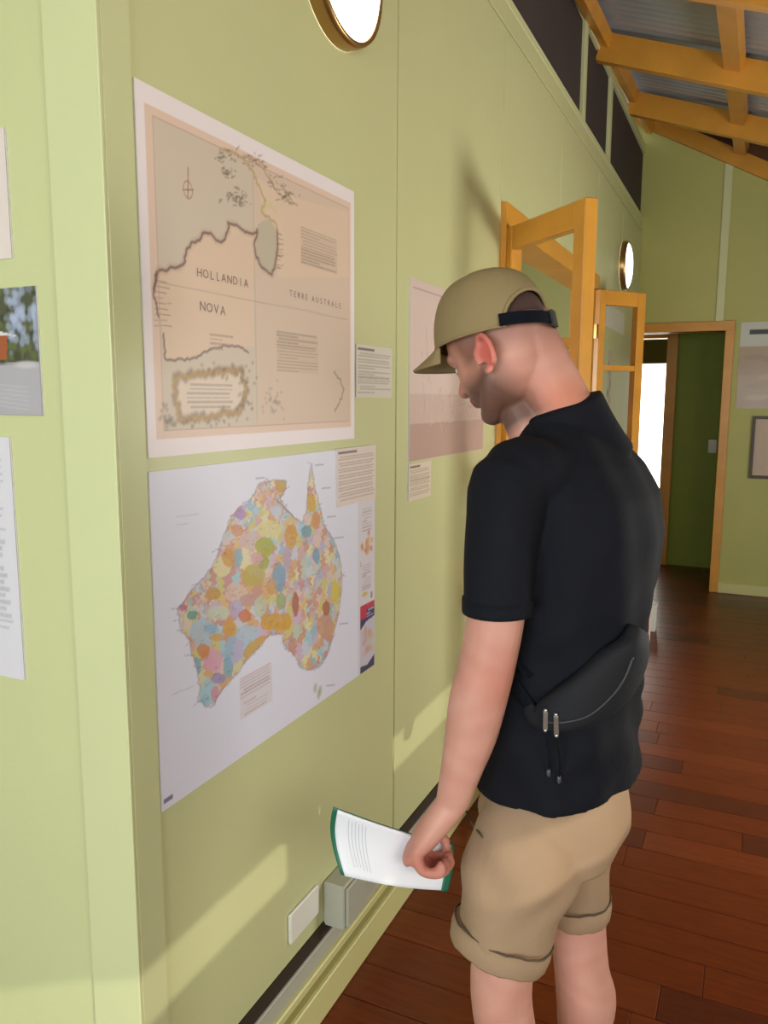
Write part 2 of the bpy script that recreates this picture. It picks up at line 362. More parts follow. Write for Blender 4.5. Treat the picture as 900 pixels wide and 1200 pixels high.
for i, x in enumerate((.035, .70, 1.55, 2.4)):
    ys = [-3.0]+list(RY)+[FY-.03]
    for a, b in zip(ys[:-1], ys[1:]):
        barobj('purlin', (x, a+.027, zr(x, a)+.035), (x, b-.027, zr(x, b)+.035), .05 if i == 0 else .085, .07, m_orange, ce, ndn)
bm = bmesh.new(); wv = .076; N = int((FY+3.2)/wv*6); prev = None
for i in range(N+1):
    y = -3.1+i*wv/6; d = .009*math.sin(2*math.pi*y/wv)
    a = bm.verts.new((-.3, y, zr(-.3, y)+.115+d)); b = bm.verts.new((3.2, y, zr(3.2, y)+.115+d))
    if prev: bm.faces.new((prev[0], prev[1], b, a))
    prev = (a, b)
o = from_bm('corrugated_sheet', bm, m_tin, ce, True)
cl = box('ceiling_left', (-3.2, -3.1, 3.72), (-.2, 1.1, 3.8), m_trim); tag(cl, None, None, kind='structure')

# ================================================================== THINGS ON THE MAP WALL
# --- antique chart
y0, y1, z0, z1 = 1.012, 1.757, 1.451, 2.040
S = Sheet(y0, y1, z0, z1, .0022, (236, 224, 228))
S.rect(y0+.022, y1-.018, z0+.030, z1-.030, (224, 196, 180)); S.rect(y0+.040, y1-.030, z0+.044, z1-.044, (214, 190, 172))
c1 = lambda P: crop(140, 80, 2.609, P); c6 = lambda P: crop(170, 150, 5.294, P)
FX = PA(140+408/2.609, 300)[0]
land = c6([(45, 1000), (60, 930), (75, 880), (120, 890), (150, 860), (200, 870), (230, 840), (250, 760), (290, 710), (330, 690), (350, 650), (400, 655), (430, 700), (470, 705), (510, 640), (505, 590), (560, 600), (600, 640), (660, 660), (690, 640), (670, 720), (680, 800), (720, 870), (780, 915), (800, 840), (815, 740), (810, 640)])
low = c1([(110, 620), (100, 690), (115, 760), (130, 810), (135, 890), (180, 890), (230, 885), (270, 860), (320, 850), (360, 850), (390, 870)])
S.rect(y0+.040, FX, z0+.044, z1-.044, (206, 192, 176), .8)
S.poly(land[:22]+c1([(408, 560), (408, 850), (360, 850)])+low[::-1], (222, 194, 172), .95)
S.poly(c6([(690, 600), (760, 560), (800, 620), (815, 740), (790, 900), (720, 870), (680, 800)]), (190, 180, 160), .9)
S.poly(c1([(408, 330), (440, 440), (480, 500), (480, 640), (700, 640), (700, 440), (540, 400)]), (226, 198, 174), .6)
ink = (112, 84, 78)
S.line(land, .0028, (92, 68, 62), .95, .0016); S.line(land, .007, (165, 130, 120), .35); S.line(low[:3], .0024, ink, .9, .0012); S.line(low[3:], .0026, ink, .85, .0012)
for i in range(9):
    yy = 650+i*17; P = c1([(103, yy), (103+random.uniform(25, 55), yy+random.uniform(2, 8))]); S.line(P, .0012, ink, .5)
for i in range(14):
    t = random.random(); P = c6([(815-10*t, 640+250*t), (815-10*t+random.uniform(20, 45), 645+250*t)]); S.line(P, .0012, ink, .5)
S.line(c1([(310, 250), (370, 270), (410, 330), (440, 400), (430, 440), (470, 470), (480, 500)]), .0035, (178, 152, 92), .7, .002)
S.line(c1([(370, 265), (430, 300), (480, 380), (540, 420)]), .003, (168, 140, 100), .6, .002)
S.line(c1([(430, 440), (455, 415), (475, 440)]), .006, (205, 195, 110), .35, .002)
for i in range(150):
    q = random.random(); cx, cy = random.choice([(320, 265, ), (330, 320), (345, 390), (360, 410), (470, 350), (500, 390), (410, 285)])
    x = cx+random.gauss(0, 18); y = cy+random.gauss(0, 14); P = c1([(x, y), (x+random.uniform(-14, 14), y+random.uniform(-9, 9))]); S.line(P, .0017, (100, 85, 70), .55, .001)
S.line(c1([(205, 305), (205, 395)]), .0016, (140, 70, 60), .8)
for k in range(24): a = k*math.pi/12; c = PA(140+205/2.609, 80+372/2.609); S.line([(c[0]+.012*math.cos(a), c[1]+.014*math.sin(a)), (c[0]+.012*math.cos(a+.27), c[1]+.014*math.sin(a+.27))], .0012, (160, 80, 65), .6)
S.line(c1([(190, 372), (220, 372)]), .0014, (140, 70, 60), .8)
S.line([(FX, z0+.05), (FX, z1-.05)], .0012, (150, 140, 125), .6)
S.line(c1([(120, 655), (250, 680), (408, 712), (560, 740), (695, 770)]), .0013, (150, 140, 125), .5)
S.line([(y0+.040, z0+.044), (y1-.03, z0+.044), (y1-.03, z1-.044), (y0+.04, z1-.044), (y0+.04, z0+.044)], .0014, (190, 150, 140), .7)
for (xa, ya, xb, yb) in ((550, 485, 662, 630), (475, 805, 605, 935)):
    a = PA(140+xa/2.609, 80+ya/2.609); b = PA(140+xb/2.609, 80+yb/2.609); S.rect(a[0], b[0], b[1], a[1], (200, 176, 158), .5); S.text(a[0], b[0], b[1], a[1], .0065, (140, 122, 110), .5)
K = c1([(165, 950), (230, 935), (320, 925), (370, 925), (385, 985), (365, 1050), (280, 1065), (180, 1080), (170, 1030), (165, 950)])
S.poly(K, (224, 204, 188), .8); S.line(K, .008, (140, 112, 80), .75, .004); S.line(K, .004, (190, 150, 90), .7, .003)
for i in range(90):
    cx, cy, sx, sy = random.choice([(310, 925, 35, 10), (380, 960, 14, 35), (375, 1040, 14, 22), (290, 1080, 30, 9), (180, 1085, 25, 9), (140, 1060, 12, 20)])
    x, y = random.gauss(cx, sx), random.gauss(cy, sy); S.blob(PA(140+x/2.609, 80+y/2.609), .006, .005, (104, 88, 74), .35)
a = PA(140+200/2.609, 80+965/2.609); b = PA(140+345/2.609, 80+1045/2.609); S.text(a[0], b[0], b[1], a[1], .008, (140, 120, 108), .5)
for i in range(40): S.blob(PA(140+random.gauss(470, 18)/2.609, 80+random.gauss(1020, 22)/2.609), .005, .005, (130, 112, 100), .3)
S.line(c1([(650, 925), (672, 950), (682, 985), (668, 1020), (655, 1050)]), .003, ink, .6, .003)
a = PA(140+270/2.609, 80+830/2.609); S.text(a[0], a[0]+.08, a[1]-.02, a[1]+.01, .008, (160, 136, 124), .6)
S.text(*PA(140+310/2.609, 400)[:1], PA(140+360/2.609, 400)[0], z0+.16, z0+.17, .008, (160, 136, 124), .0)
ch = empty('antique_map', (0, 1.385, 1.45)); tag(ch, 'large antique pinkish map sheet with decorated cartouche, pinned above the multicoloured map', 'map')
def paper_back(name, y0, y1, z0, z1, root, m=m_paper, t=.002, x=.0005): 
    o = box(name, (x, y0, z0), (x+t, y1, z1), m, root); o.location = -root.location; return o
def fin(o, root): o.parent = root; o.location = -root.location; return o
paper_back('paper_sheet', y0, y1, z0, z1, ch); o = S.build('printed_face', m_print, None, at=.0031); fin(o, ch)
def lettering(txt, p, q, h, m, root, x=.0036, gap=1.0):     # raised flat letters spread from p to q on the wall plane
    n = len(txt)
    bm = bmesh.new()
    for i, c in enumerate(txt):
        if c == ' ': continue
        cu = bpy.data.curves.new('t', 'FONT'); cu.body = c; cu.size = h; cu.align_x = 'CENTER'; cu.resolution_u = 2
        o = bpy.data.objects.new('t', cu); me = bpy.data.meshes.new_from_object(o); bpy.data.objects.remove(o)
        t = i/max(1, n-1); yy = p[0]+(q[0]-p[0])*t; zz = p[1]+(q[1]-p[1])*t
        me.transform(Matrix(((0, 0, 1, x), (1, 0, 0, yy), (0, 1, 0, zz), (0, 0, 0, 1)))); bm.from_mesh(me); bpy.data.meshes.remove(me); bpy.data.curves.remove(cu)
    return fin(from_bm('lettering', bm, m, None), root)
lettering('HOLLANDIA', PA(140+240/2.609, 80+638/2.609), PA(140+383/2.609, 80+670/2.609), .022, m_ink, ch)
lettering('NOVA', PA(140+250/2.609, 80+742/2.609), PA(140+312/2.609, 80+755/2.609), .024, m_ink, ch)
lettering('TERRE', PA(140+520/2.609, 80+697/2.609), PA(140+568/2.609, 80+709/2.609), .018, m_ink, ch)
lettering('AUSTRALE', PA(140+588/2.609, 80+714/2.609), PA(140+670/2.609, 80+735/2.609), .018, m_ink, ch)
# --- multicoloured map
y0, y1, z0, z1 = 1.011, 1.876, .826, 1.428
S = Sheet(y0, y1, z0, z1, .0022, (222, 221, 238))
c2 = lambda P: crop(190, 540, 3.873, P)
coast = c2([(672, 15), (690, 130), (715, 220), (730, 290), (770, 350), (800, 430), (812, 520), (808, 600), (795, 700), (770, 800), (745, 880), (710, 935), (660, 950), (620, 935), (600, 890), (560, 850), (540, 820), (545, 785), (480, 790), (430, 850), (380, 900), (340, 960), (300, 1000), (250, 1060), (235, 1100), (190, 1115), (160, 1090), (165, 1020), (150, 940), (130, 880), (120, 820), (85, 770), (70, 720), (65, 670), (110, 610), (150, 560), (190, 520), (235, 460), (250, 400), (275, 340), (290, 300), (310, 250), (340, 210), (380, 190), (410, 150), (430, 110), (470, 90), (510, 85), (560, 90), (555, 130), (530, 170), (560, 220), (600, 260), (630, 280), (650, 220), (655, 130), (660, 70)])
ins = S.inside(coast)
pal = np.array([lin(c) for c in [(205, 150, 40), (214, 170, 60), (190, 120, 110), (200, 150, 140), (150, 190, 200), (190, 195, 205), (205, 195, 130), (220, 205, 140), (190, 120, 70), (170, 160, 195), (200, 160, 190), (180, 190, 160), (205, 130, 60), (200, 185, 60), (130, 170, 190), (215, 180, 165)]])
seeds = []; 
for (xa, xb, ya, yb, n) in ((60, 480, 200, 1120, 130), (480, 820, 20, 960, 420), (400, 560, 80, 260, 60), (60, 240, 540, 800, 90), (270, 400, 190, 350, 50)):
    for i in range(n): seeds.append(PA(190+random.uniform(xa, xb)/3.873, 540+random.uniform(ya, yb)/3.873))
seeds = np.array(seeds); pk = rng.integers(0, len(pal), len(seeds))
jy = S.Y+.004*np.sin(S.Z*420+S.Y*60)+.003*np.sin(S.Z*150+S.Y*90); jz = S.Z+.003*np.sin(S.Y*380)
best = np.full(S.Y.shape, 9.); idx = np.zeros(S.Y.shape, int)
for k, s_ in enumerate(seeds):
    d = (jy-s_[0])**2*1.6+(jz-s_[1])**2; mk = d < best; best[mk] = d[mk]; idx[mk] = k
col = pal[pk[idx]]; S.img = np.where(ins[..., None], col*.78+.22*S.img, S.img)
def patch(P, c): 
    P = c2(P); ok = S.inside(P) & ins; S.mix(ok*.82, c)
def epatch(x, y, rx, ry, c): patch([(x+rx*math.cos(t)*random.uniform(.85, 1.1), y+ry*math.sin(t)*random.uniform(.85, 1.1)) for t in np.linspace(0, 6.1, 14)], c)
for x, y, rx, ry, c in ((265, 480, 45, 50, (222, 212, 160)), (330, 600, 50, 50, (218, 186, 170)), (250, 690, 50, 35, (196, 206, 190)), (390, 630, 45, 30, (190, 150, 150)), (330, 670, 30, 45, (182, 170, 205)), (180, 770, 60, 60, (176, 192, 208)), (380, 780, 60, 40, (178, 194, 212)), (440, 660, 30, 50, (190, 196, 170)), (400, 360, 60, 50, (208, 180, 175)), (480, 310, 60, 40, (215, 205, 150)), (510, 225, 25, 25, (190, 200, 220)), (410, 520, 55, 55, (186, 168, 70)), (460, 390, 44, 46, (164, 170, 30)), (455, 460, 25, 35, (160, 160, 40)), (525, 530, 34, 70, (122, 156, 184)), (490, 570, 20, 40, (204, 150, 80)), (228, 600, 32, 30, (196, 146, 60)), (295, 440, 32, 42, (205, 150, 60)), (340, 440, 20, 45, (130, 172, 190)), (425, 440, 28, 30, (210, 160, 165)), (578, 345, 30, 60, (205, 150, 30)), (370, 705, 30, 32, (204, 110, 60)), (225, 905, 46, 56, (214, 160, 190)), (295, 935, 22, 50, (120, 175, 200)), (180, 860, 30, 35, (206, 130, 60)), (150, 930, 22, 40, (110, 165, 195)), (300, 760, 35, 40, (212, 160, 60)), (245, 800, 40, 20, (205, 160, 90)), (215, 760, 35, 22, (140, 180, 205)), (250, 985, 35, 25, (150, 140, 190)), (235, 1060, 20, 40, (205, 140, 160)), (190, 1080, 25, 25, (150, 190, 205)), (535, 110, 25, 35, (196, 150, 30)), (350, 240, 25, 28, (170, 130, 185)), (335, 315, 32, 28, (205, 140, 100)), (670, 190, 25, 45, (205, 160, 50)), (692, 270, 22, 45, (205, 140, 80)), (695, 430, 16, 40, (100, 155, 190)), (735, 750, 40, 60, (200, 145, 120)), (780, 600, 22, 60, (210, 190, 60)), (650, 320, 25, 30, (110, 150, 160)), (600, 650, 16, 55, (170, 90, 50)), (740, 670, 18, 35, (170, 90, 40)), (110, 720, 20, 40, (220, 200, 180)), (130, 700, 25, 22, (90, 150, 140)), (90, 665, 20, 16, (190, 110, 140)), (560, 440, 20, 60, (180, 160, 190)), (535, 640, 25, 40, (150, 170, 120))): epatch(x, y, rx, ry, c)
patch([(450, 695), (570, 690), (585, 730), (570, 765), (450, 765), (440, 740)], (208, 156, 24)); patch([(360, 880), (385, 830), (440, 795), (485, 790), (470, 815), (400, 880), (372, 900)], (204, 156, 30))
for i in range(420):
    y_ = random.uniform(y0+.1, y1-.1); z_ = random.uniform(z0+.1, z1-.02)
    if ins[int((z_-z0)/.0022)][int((y_-y0)/.0022)]: S.rect(y_, y_+random.uniform(.006, .014), z_, z_+.0024, (120, 100, 100), .35)
S.line(coast+coast[:1], .002, (150, 120, 140), .55, .002); S.line(c2([(500, 170), (545, 210), (590, 250)]), .0016, (90, 80, 110), .7, .001)
for i in range(46):
    p = random.choice(coast); S.line([(p[0]+random.uniform(-.006, .006), p[1]), (p[0]+random.uniform(.008, .022)*random.choice((-1, 1)), p[1]+random.uniform(-.006, .006))], .001, (110, 110, 130), .6)
for xa, ya in ((690, 20), (720, 125), (745, 255), (780, 350), (800, 740), (740, 1020), (420, 80)): S.line(c2([(xa, ya), (xa+38, ya-4)]), .0016, (90, 90, 110), .6)
for (x, y) in ((690, 1030), (712, 1040), (706, 1060)): S.blob(PA(190+x/3.873, 540+y/3.873), .011, .015, (158, 160, 120), .6)
for (P) in ([(60, 255), (160, 240)], [(40, 1060), (140, 1020)], [(60, 290), (110, 285)]): S.line(c2(P), .0012, (180, 178, 190), .6)
a = PA(281, 860); b = PA(318, 805)
def slab(y0_, y1_, z0_, z1_, c, a_=1): S.rect(y0_, y1_, z0_, z1_, c, a_)
qa = PA(281, 835); slab(qa[0]-.002, qa[0]+.115, .905, .985, (210, 200, 204), .6); S.text(qa[0], qa[0]+.11, .945, .985, .007, (170, 140, 140), .6); S.text(qa[0]+.01, qa[0]+.10, .91, .935, .008, (180, 150, 140), .5)
S.line([(qa[0], .99), (qa[0]+.11, .99)], .0015, (190, 110, 100), .7)
# right-hand strip
E_ = y1
S.rect(E_-.10, E_, z0, z1, (210, 196, 196), .55)
S.text(E_-.075, E_-.02, 1.205, 1.265, .008, (150, 130, 130), .5)
for k in range(14): S.blob((E_-.045+random.gauss(0, .012), 1.165+random.gauss(0, .012)), .010, .010, random.choice([(206, 140, 60), (200, 120, 100), (210, 170, 110)]), .8)
S.text(E_-.075, E_-.022, 1.05, 1.115, .007, (140, 120, 130), .5); S.rect(E_-.085, E_-.082, 1.115, 1.13, (80, 70, 90), .8)
S.blob((E_-.060, 1.038), .022, .008, (206, 176, 70), .9); S.rect(E_-.026, E_-.014, 1.018, 1.036, (110, 120, 110), .8)
S.rect(E_-.088, E_, .826, 1.010, (196, 190, 206)); S.rect(E_-.088, E_, .965, 1.008, (62, 56, 104)); S.rect(E_-.088, E_-.05, .972, 1.01, (190, 44, 74)); S.rect(E_-.05, E_, .994, 1.01, (196, 60, 80)); S.text(E_-.05, E_-.005, .972, .99, .008, (210, 205, 220), .7)
S.poly([(E_-.088, .966), (E_-.088, .945), (E_-.05, .962), (E_, .966)], (52, 48, 90))
for k in range(20): S.blob((E_-.042+random.gauss(0, .017), .905+random.gauss(0, .022)), .012, .012, random.choice([(206, 170, 120), (196, 150, 140), (200, 180, 160)]), .6)
S.poly([(E_-.088, .826), (E_-.088, .846), (E_-.045, .840), (E_, .858), (E_, .826)], (66, 66, 100))
S.rect(y0+.006, y0+.03, .838, .846, (70, 70, 110), .8)
cm = empty('multicoloured_map', (0, 1.44, .826)); tag(cm, 'large glossy map of a patchwork multicoloured continent on pale blue, lowest on the map wall', 'map')
paper_back('paper_sheet', y0, y1, z0, z1, cm); fin(S.build('printed_face', m_print, None, at=.0031), cm)
# --- captions and the third map
def caption(nm, y0, y1, z0, z1, base, label, x=.0005, step=.0075, mrg=.008, title=True, cat='caption sheet', tcol=(120, 106, 100), ta=.5):
    S = Sheet(y0, y1, z0, z1, .003, base); S.text(y0+mrg, y1-mrg, z0+mrg*1.4, z1-mrg*2.6, step, tcol, ta)
    if title: S.rect(y0+mrg, y0+mrg+(y1-y0)*.45, z1-mrg*1.6, z1-mrg*.9, (50, 46, 50), .8)
    t = empty(nm, (0, (y0+y1)/2, z0)); tag(t, label, cat)
    paper_back('paper_sheet', y0, y1, z0, z1, t, x=x); fin(S.build('printed_face', m_print, None, at=x+.0026), t); return t
caption('caption_sheet', 1.768, 1.981, 1.553, 1.684, (214, 206, 194), 'white text sheet on the lime wall at the right edge of the antique map')
caption('caption_sheet', 1.658, 1.875, 1.288, 1.430, (222, 204, 196), 'pinkish text sheet covering the top right corner of the multicoloured map', x=.0035)
caption('caption_sheet', 2.105, 2.281, 1.250, 1.361, (220, 204, 186), 'small text sheet below the faded map behind the man')
y0, y1, z0, z1 = 2.104, 2.800, 1.366, 1.889
S = Sheet(y0, y1, z0, z1, .0035, (214, 192, 184)); S.rect(y0, y1, z0, z0+.11, (176, 140, 128), .8); S.rect(y0, y1, z0+.11, z0+.2, (190, 160, 148), .5)
S.line([(y0+.02, z1-.025), (y1-.02, z1-.025)], .002, (140, 120, 120), .7)
for i in range(120):
    x = random.uniform(y0+.08, y1-.05); z = random.uniform(z0+.08, z1-.16); L = random.uniform(.01, .05); an = random.gauss(1.2, .6)
    S.line([(x, z), (x+L*math.cos(an), z+L*math.sin(an))], .002, random.choice([(150, 124, 120), (170, 140, 134), (226, 208, 190)]), .5, .002)
t = empty('faded_map', (0, 2.45, z0)); tag(t, 'faded pinkish sepia map on the wall in front of the man\'s face', 'map')
paper_back('paper_sheet', y0, y1, z0, z1, t); fin(S.build('printed_face', m_print, None, at=.0031), t)
# --- posters further along the map wall, seen through the far folding leaf
def poster(nm, y0, y1, z0, z1, base, label, fn=None):
    S = Sheet(y0, y1, z0, z1, .006, base)
    if fn: fn(S)
    t = empty(nm, (0, (y0+y1)/2, z0)); tag(t, label, 'poster'); paper_back('paper_sheet', y0, y1, z0, z1, t); fin(S.build('printed_face', m_print, None, at=.0031), t)
def dots(n, cols):
    def f(S):
        a, b, c, d = S.b
        for i in range(n): S.blob((random.uniform(a+.04, b-.04), random.uniform(c+.04, d-.04)), random.uniform(.02, .05), random.uniform(.02, .06), random.choice(cols), .7)
    return f
poster('white_banner', 5.0, 6.1, 2.02, 2.17, (214, 212, 200), 'white banner high on the wall, seen through the far folding door leaf')
poster('photo_poster', 5.02, 5.30, 1.42, 1.88, (196, 180, 168), 'pinkish poster with grey pictures, first behind the far door leaf', dots(12, [(120, 100, 100), (160, 140, 130)]))
poster('photo_poster', 5.44, 5.66, 1.30, 1.88, (196, 190, 160), 'tall poster with dark figures, behind the far door leaf', dots(12, [(80, 60, 60), (150, 130, 110)]))
# --- round wall lights
def round_light(yc, zc, R_, label):
    t = empty('wall_light', (0, yc, zc)); tag(t, label, 'light', 'round wall lights high on the map wall')
    bm = bmesh.new(); rings = []
    for x, r in ((.001, R_+.008), (.028, R_+.008), (.040, R_+.004), (.041, R_-.004), (.036, R_-.006)): rings.append(ringpts((x, 0, 0), (0, 1, 0), (0, 0, 1), r, r, 56))
    loft(bm, rings, False); from_bm('metal_ring', bm, m_brass, t, True)
    bm = bmesh.new(); rings = []
    for k in range(8): q = k/7*math.pi/2; rings.append(ringpts((.030+.034*math.sin(q), 0, 0), (0, 1, 0), (0, 0, 1), max(.001, (R_-.004)*math.cos(q)), max(.001, (R_-.004)*math.cos(q)), 56))
    loft(bm, rings); from_bm('opal_glass', bm, m_lit, t, True)
round_light(1.672, 2.500, .160, 'round brass-rimmed opal wall light above the antique map')
round_light(5.93, 2.485, .160, 'far round wall light above the folding door near the room\'s end')
# --- power outlet and junction box low on the wall
t = empty('power_outlet', (0, 1.486, .29)); tag(t, 'white double socket plate low on the wall below the multicoloured map', 'power outlet')
box('cover_plate', (0, -.066, -.0), (.009, .066, .076), m_white, t, .003)
t = empty('junction_box', (0, 1.69, .232)); tag(t, 'grey plastic cable junction box on the wall beside the white socket', 'junction box')
box('box_body', (0, -.105, .0), (.060, .015, .118), m_grey, t, .004); box('box_lid', (.060, -.098, .006), (.068, .008, .112), m_grey, t, .003)
box('side_connector', (0, .017, .0), (.045, .10, .085), m_grey, t, .004); box('cable_gland', (.015, .10, .02), (.035, .125, .045), m_dark, t, .003)

# ================================================================== FOLDING DOOR LEAVES
def leaf(hx, hy, ex, ey, wd, label, top=2.188):
    ang = math.atan2(ey-hy, ex-hx); t = empty('glazed_door_leaf', (hx, hy, 0), ang); tag(t, label, 'door', 'glazed folding door leaves'); T = .024; st = .062
    box('hinge_stile', (0, -T, .01), (st*.75, T, top), m_orange, t, .003); box('lock_stile', (wd-st, -T, .01), (wd, T, top), m_orange, t, .003)
    zs = [.01, .12, .52, .88, 1.22, 1.30, 1.69, 1.735, top-.085, top]
    for a, b in ((.01, .16), (.52, .57), (.87, .92), (1.24, 1.30), (1.72, 1.755), (top-.085, top)):
        box('door_rail', (st*.75, -T+.002, a), (wd-st, T-.002, b), m_orange, t, .003)
    for a, b in ((.16, .52), (.57, .87), (.92, 1.24), (1.30, 1.72), (1.755, top-.085)): box('glass_pane', (st*.75-.004, -.002, a-.004), (wd-st+.004, .002, b+.004), m_glass, t)
    for z in (.25, 1.1, 1.95): box('hinge', (-.008, -.012, z-.04), (.006, .012, z+.04), m_brass, t)
    return t
leaf(.030, 3.005, .395, 2.655, .505, 'nearer glazed folding door leaf of orange pine standing open behind the man')
leaf(.030, 4.84, .235, 5.10, .36, 'farther glazed folding door leaf of orange pine open beside the end doorway')
# ------------------------------------------------------------------ things on the far wall
def far_sheet(nm, x0, x1, z0, z1, base, label, cat, fn=None, frame=None):
    S = Sheet(x0, x1, z0, z1, .006, base)
    if fn: fn(S)
    t = empty(nm, ((x0+x1)/2, FY, z0)); tag(t, label, cat)
    o = box('paper_sheet', (x0, FY-.004, z0), (x1, FY-.001, z1), m_paper); fin(o, t)
    o = S.build('printed_face', m_print2 if nm == 'laminated_poster' else m_print, None, 'y', FY-.0055); fin(o, t)
    if frame:
        for a, b in (((x0-.022, z0-.022), (x0, z1+.022)), ((x1, z0-.022), (x1+.022, z1+.022)), ((x0, z0-.022), (x1, z0)), ((x0, z1), (x1, z1+.022))):
            fin(box('frame_bar', (a[0], FY-.03, a[1]), (b[0], FY-.002, b[1]), frame, bev=.002), t)
m_print2 = mat('laminated print', (1, 1, 1), .4, attr='print', coat=.12, bump=.3, bscale=9)
def f1(S):
    S.rect(.0, 9, 1.96, 3, (200, 200, 190)); S.rect(.84, 9, 2.05, 2.085, (34, 28, 22))
    for i in range(10): S.blob((random.uniform(.8, 1.6), random.uniform(1.55, 1.95)), .10, .03, random.choice([(196, 170, 150), (160, 136, 116)]), .6)
far_sheet('laminated_poster', .775, 1.70, 1.485, 2.145, (176, 150, 128), 'laminated poster with white header and black bar, right of the end doorway', 'poster', f1)
far_sheet('framed_picture', .925, 1.60, .965, 1.405, (196, 172, 150), 'dark framed print hanging below the laminated poster', 'picture', None, mat('dark brown frame', (.05, .02, .008), .4))
t = empty('light_switch', (.585, 7.78, 1.13)); tag(t, 'small white light switch on the green wall through the end doorway', 'switch')
box('switch_plate', (-.035, -.008, -.06), (.035, 0, .06), m_white, t, .002); box('rocker', (-.012, -.014, -.02), (.012, -.008, .02), m_white, t, .001)
# ------------------------------------------------------------------ pictures on the facing wall
def front_sheet(nm, x0, x1, z0, z1, base, label, cat, fn=None, d=.004):
    S = Sheet(x0, x1, z0, z1, d, base)
    if fn: fn(S)
    t = empty(nm, ((x0+x1)/2, .950, z0)); tag(t, label, cat); YW = .950
    fin(box('paper_sheet', (x0, YW-.003, z0), (x1, YW-.0005, z1), m_paper), t); fin(S.build('printed_face', m_print, None, 'y', YW-.0045), t)
def yB(px, py):
    v = ray(px, py); tt = .950/v.y; p = CAM+v*tt; return (p.x, p.z)
def ftxt(S): a, b, c, d = S.b; S.text(a+.04, b-.018, c+.08, d-.04, .012, (150, 148, 160), .5)
front_sheet('info_sheet', -.60, yB(12, 230)[0], yB(15, 303)[1], yB(8, 152)[1]+.003, (222, 206, 200), 'pale pinkish sheet at the left edge, topmost on the facing wall', 'notice')
def fphoto(S):
    a, b, c, d = S.b; H = d-c; S.rect(a, b, c, c+H*.40, (172, 166, 172)); S.rect(a, b, c+H*.42, d, (78, 80, 62))
    for i in range(260): S.blob((random.uniform(a, b), random.uniform(c+H*.42, d)), random.uniform(.004, .012), random.uniform(.004, .012), random.choice([(60, 62, 44), (90, 96, 66), (50, 50, 44), (120, 124, 130), (96, 104, 60)]), .8)
    for i in range(46): S.blob((b-.045+random.gauss(0, .018), c+H*.78+random.gauss(0, .02)), .008, .009, (170, 178, 204), .5)
    for i in range(14): S.blob((b-.006+random.gauss(0, .004), c+H*.72+random.gauss(0, .02)), .006, .009, (170, 178, 204), .5)
    S.poly([(a, c+H*.64), (a, c+H*.44), (b-.075, c+H*.44), (b-.07, c+H*.64)], (158, 84, 52))
    S.poly([(a, c+H*.72), (b-.09, c+H*.67), (b-.048, c+H*.625), (b-.09, c+H*.635), (a, c+H*.66)], (214, 208, 210))
    S.blob((b-.03, c+H*.40), .035, .008, (200, 192, 196), .7)
    for i in range(6): S.line([(a, c+H*(.30-.03*i)), (b-.03, c+H*(.22-.035*i))], .0015, (200, 196, 202), .35)
front_sheet('landscape_photo', -.42, yB(48, 410)[0], yB(52, 487)[1], yB(45, 335)[1], (150, 150, 150), 'colour photograph of a house among trees beside a gravel yard, on the facing wall', 'photograph', fphoto, .0022)
front_sheet('info_sheet', -.55, yB(22, 650)[0], yB(33, 797)[1], yB(12, 512)[1], (214, 208, 216), 'tall white text sheet below the landscape photograph on the facing wall', 'notice', ftxt)
# ================================================================== THE MAN (own frame: u to the camera's right, w away from the camera, z up)
man = empty('person', PC, math.atan2(UU.y, UU.x))
tag(man, 'man in olive cap, black t-shirt and khaki shorts, reading the wall maps, seen from behind', 'person')
V3 = Vector; R_ = V3((.545, .839, 0)); F_ = V3((-.839, .545, 0)); Z = V3((0, 0, 1))
TOR = [(.80, .006, .0, .184, .148), (.84, .006, .0, .181, .146), (.92, .008, .0, .172, .138), (1.02, .012, .0, .162, .129), (1.12, .018, .0, .166, .127), (1.22, .028, .0, .180, .131),
       (1.32, .034, .0, .189, .134), (1.39, .030, .0, .186, .126), (1.44, .020, .0, .162, .106), (1.48, .006, .0, .120, .085), (1.508, -.010, .0, .082, .070)]
def tor(z):
    for a, b in zip(TOR[:-1], TOR[1:]):
        if a[0] <= z <= b[0]:
            t = (z-a[0])/(b[0]-a[0]); return [a[i]+(b[i]-a[i])*t for i in range(5)]
    return list(TOR[0] if z < TOR[0][0] else TOR[-1])
# --- head frame
ha, hp = math.radians(48), math.radians(32)
fh = V3((-math.cos(ha), math.sin(ha), 0)); LH = V3((-math.sin(ha), -math.cos(ha), 0))
hf = fh*math.cos(hp)-Z*math.sin(hp); hu = fh*math.sin(hp)+Z*math.cos(hp)
H0 = V3((-.122, .0, 1.650))
def hd(f, l, u): return H0+hf*f+LH*l+hu*u
RH = Matrix((hf, LH, hu)).transposed()
body = bmesh.new()
ell(body, hd(.000, 0, .018), (.0945, .076, .080), RH, 40)
ell(body, hd(.030, 0, -.030), (.066, .062, .075), RH, 32); ell(body, hd(.000, 0, -.040), (.062, .060, .058), RH, 32)
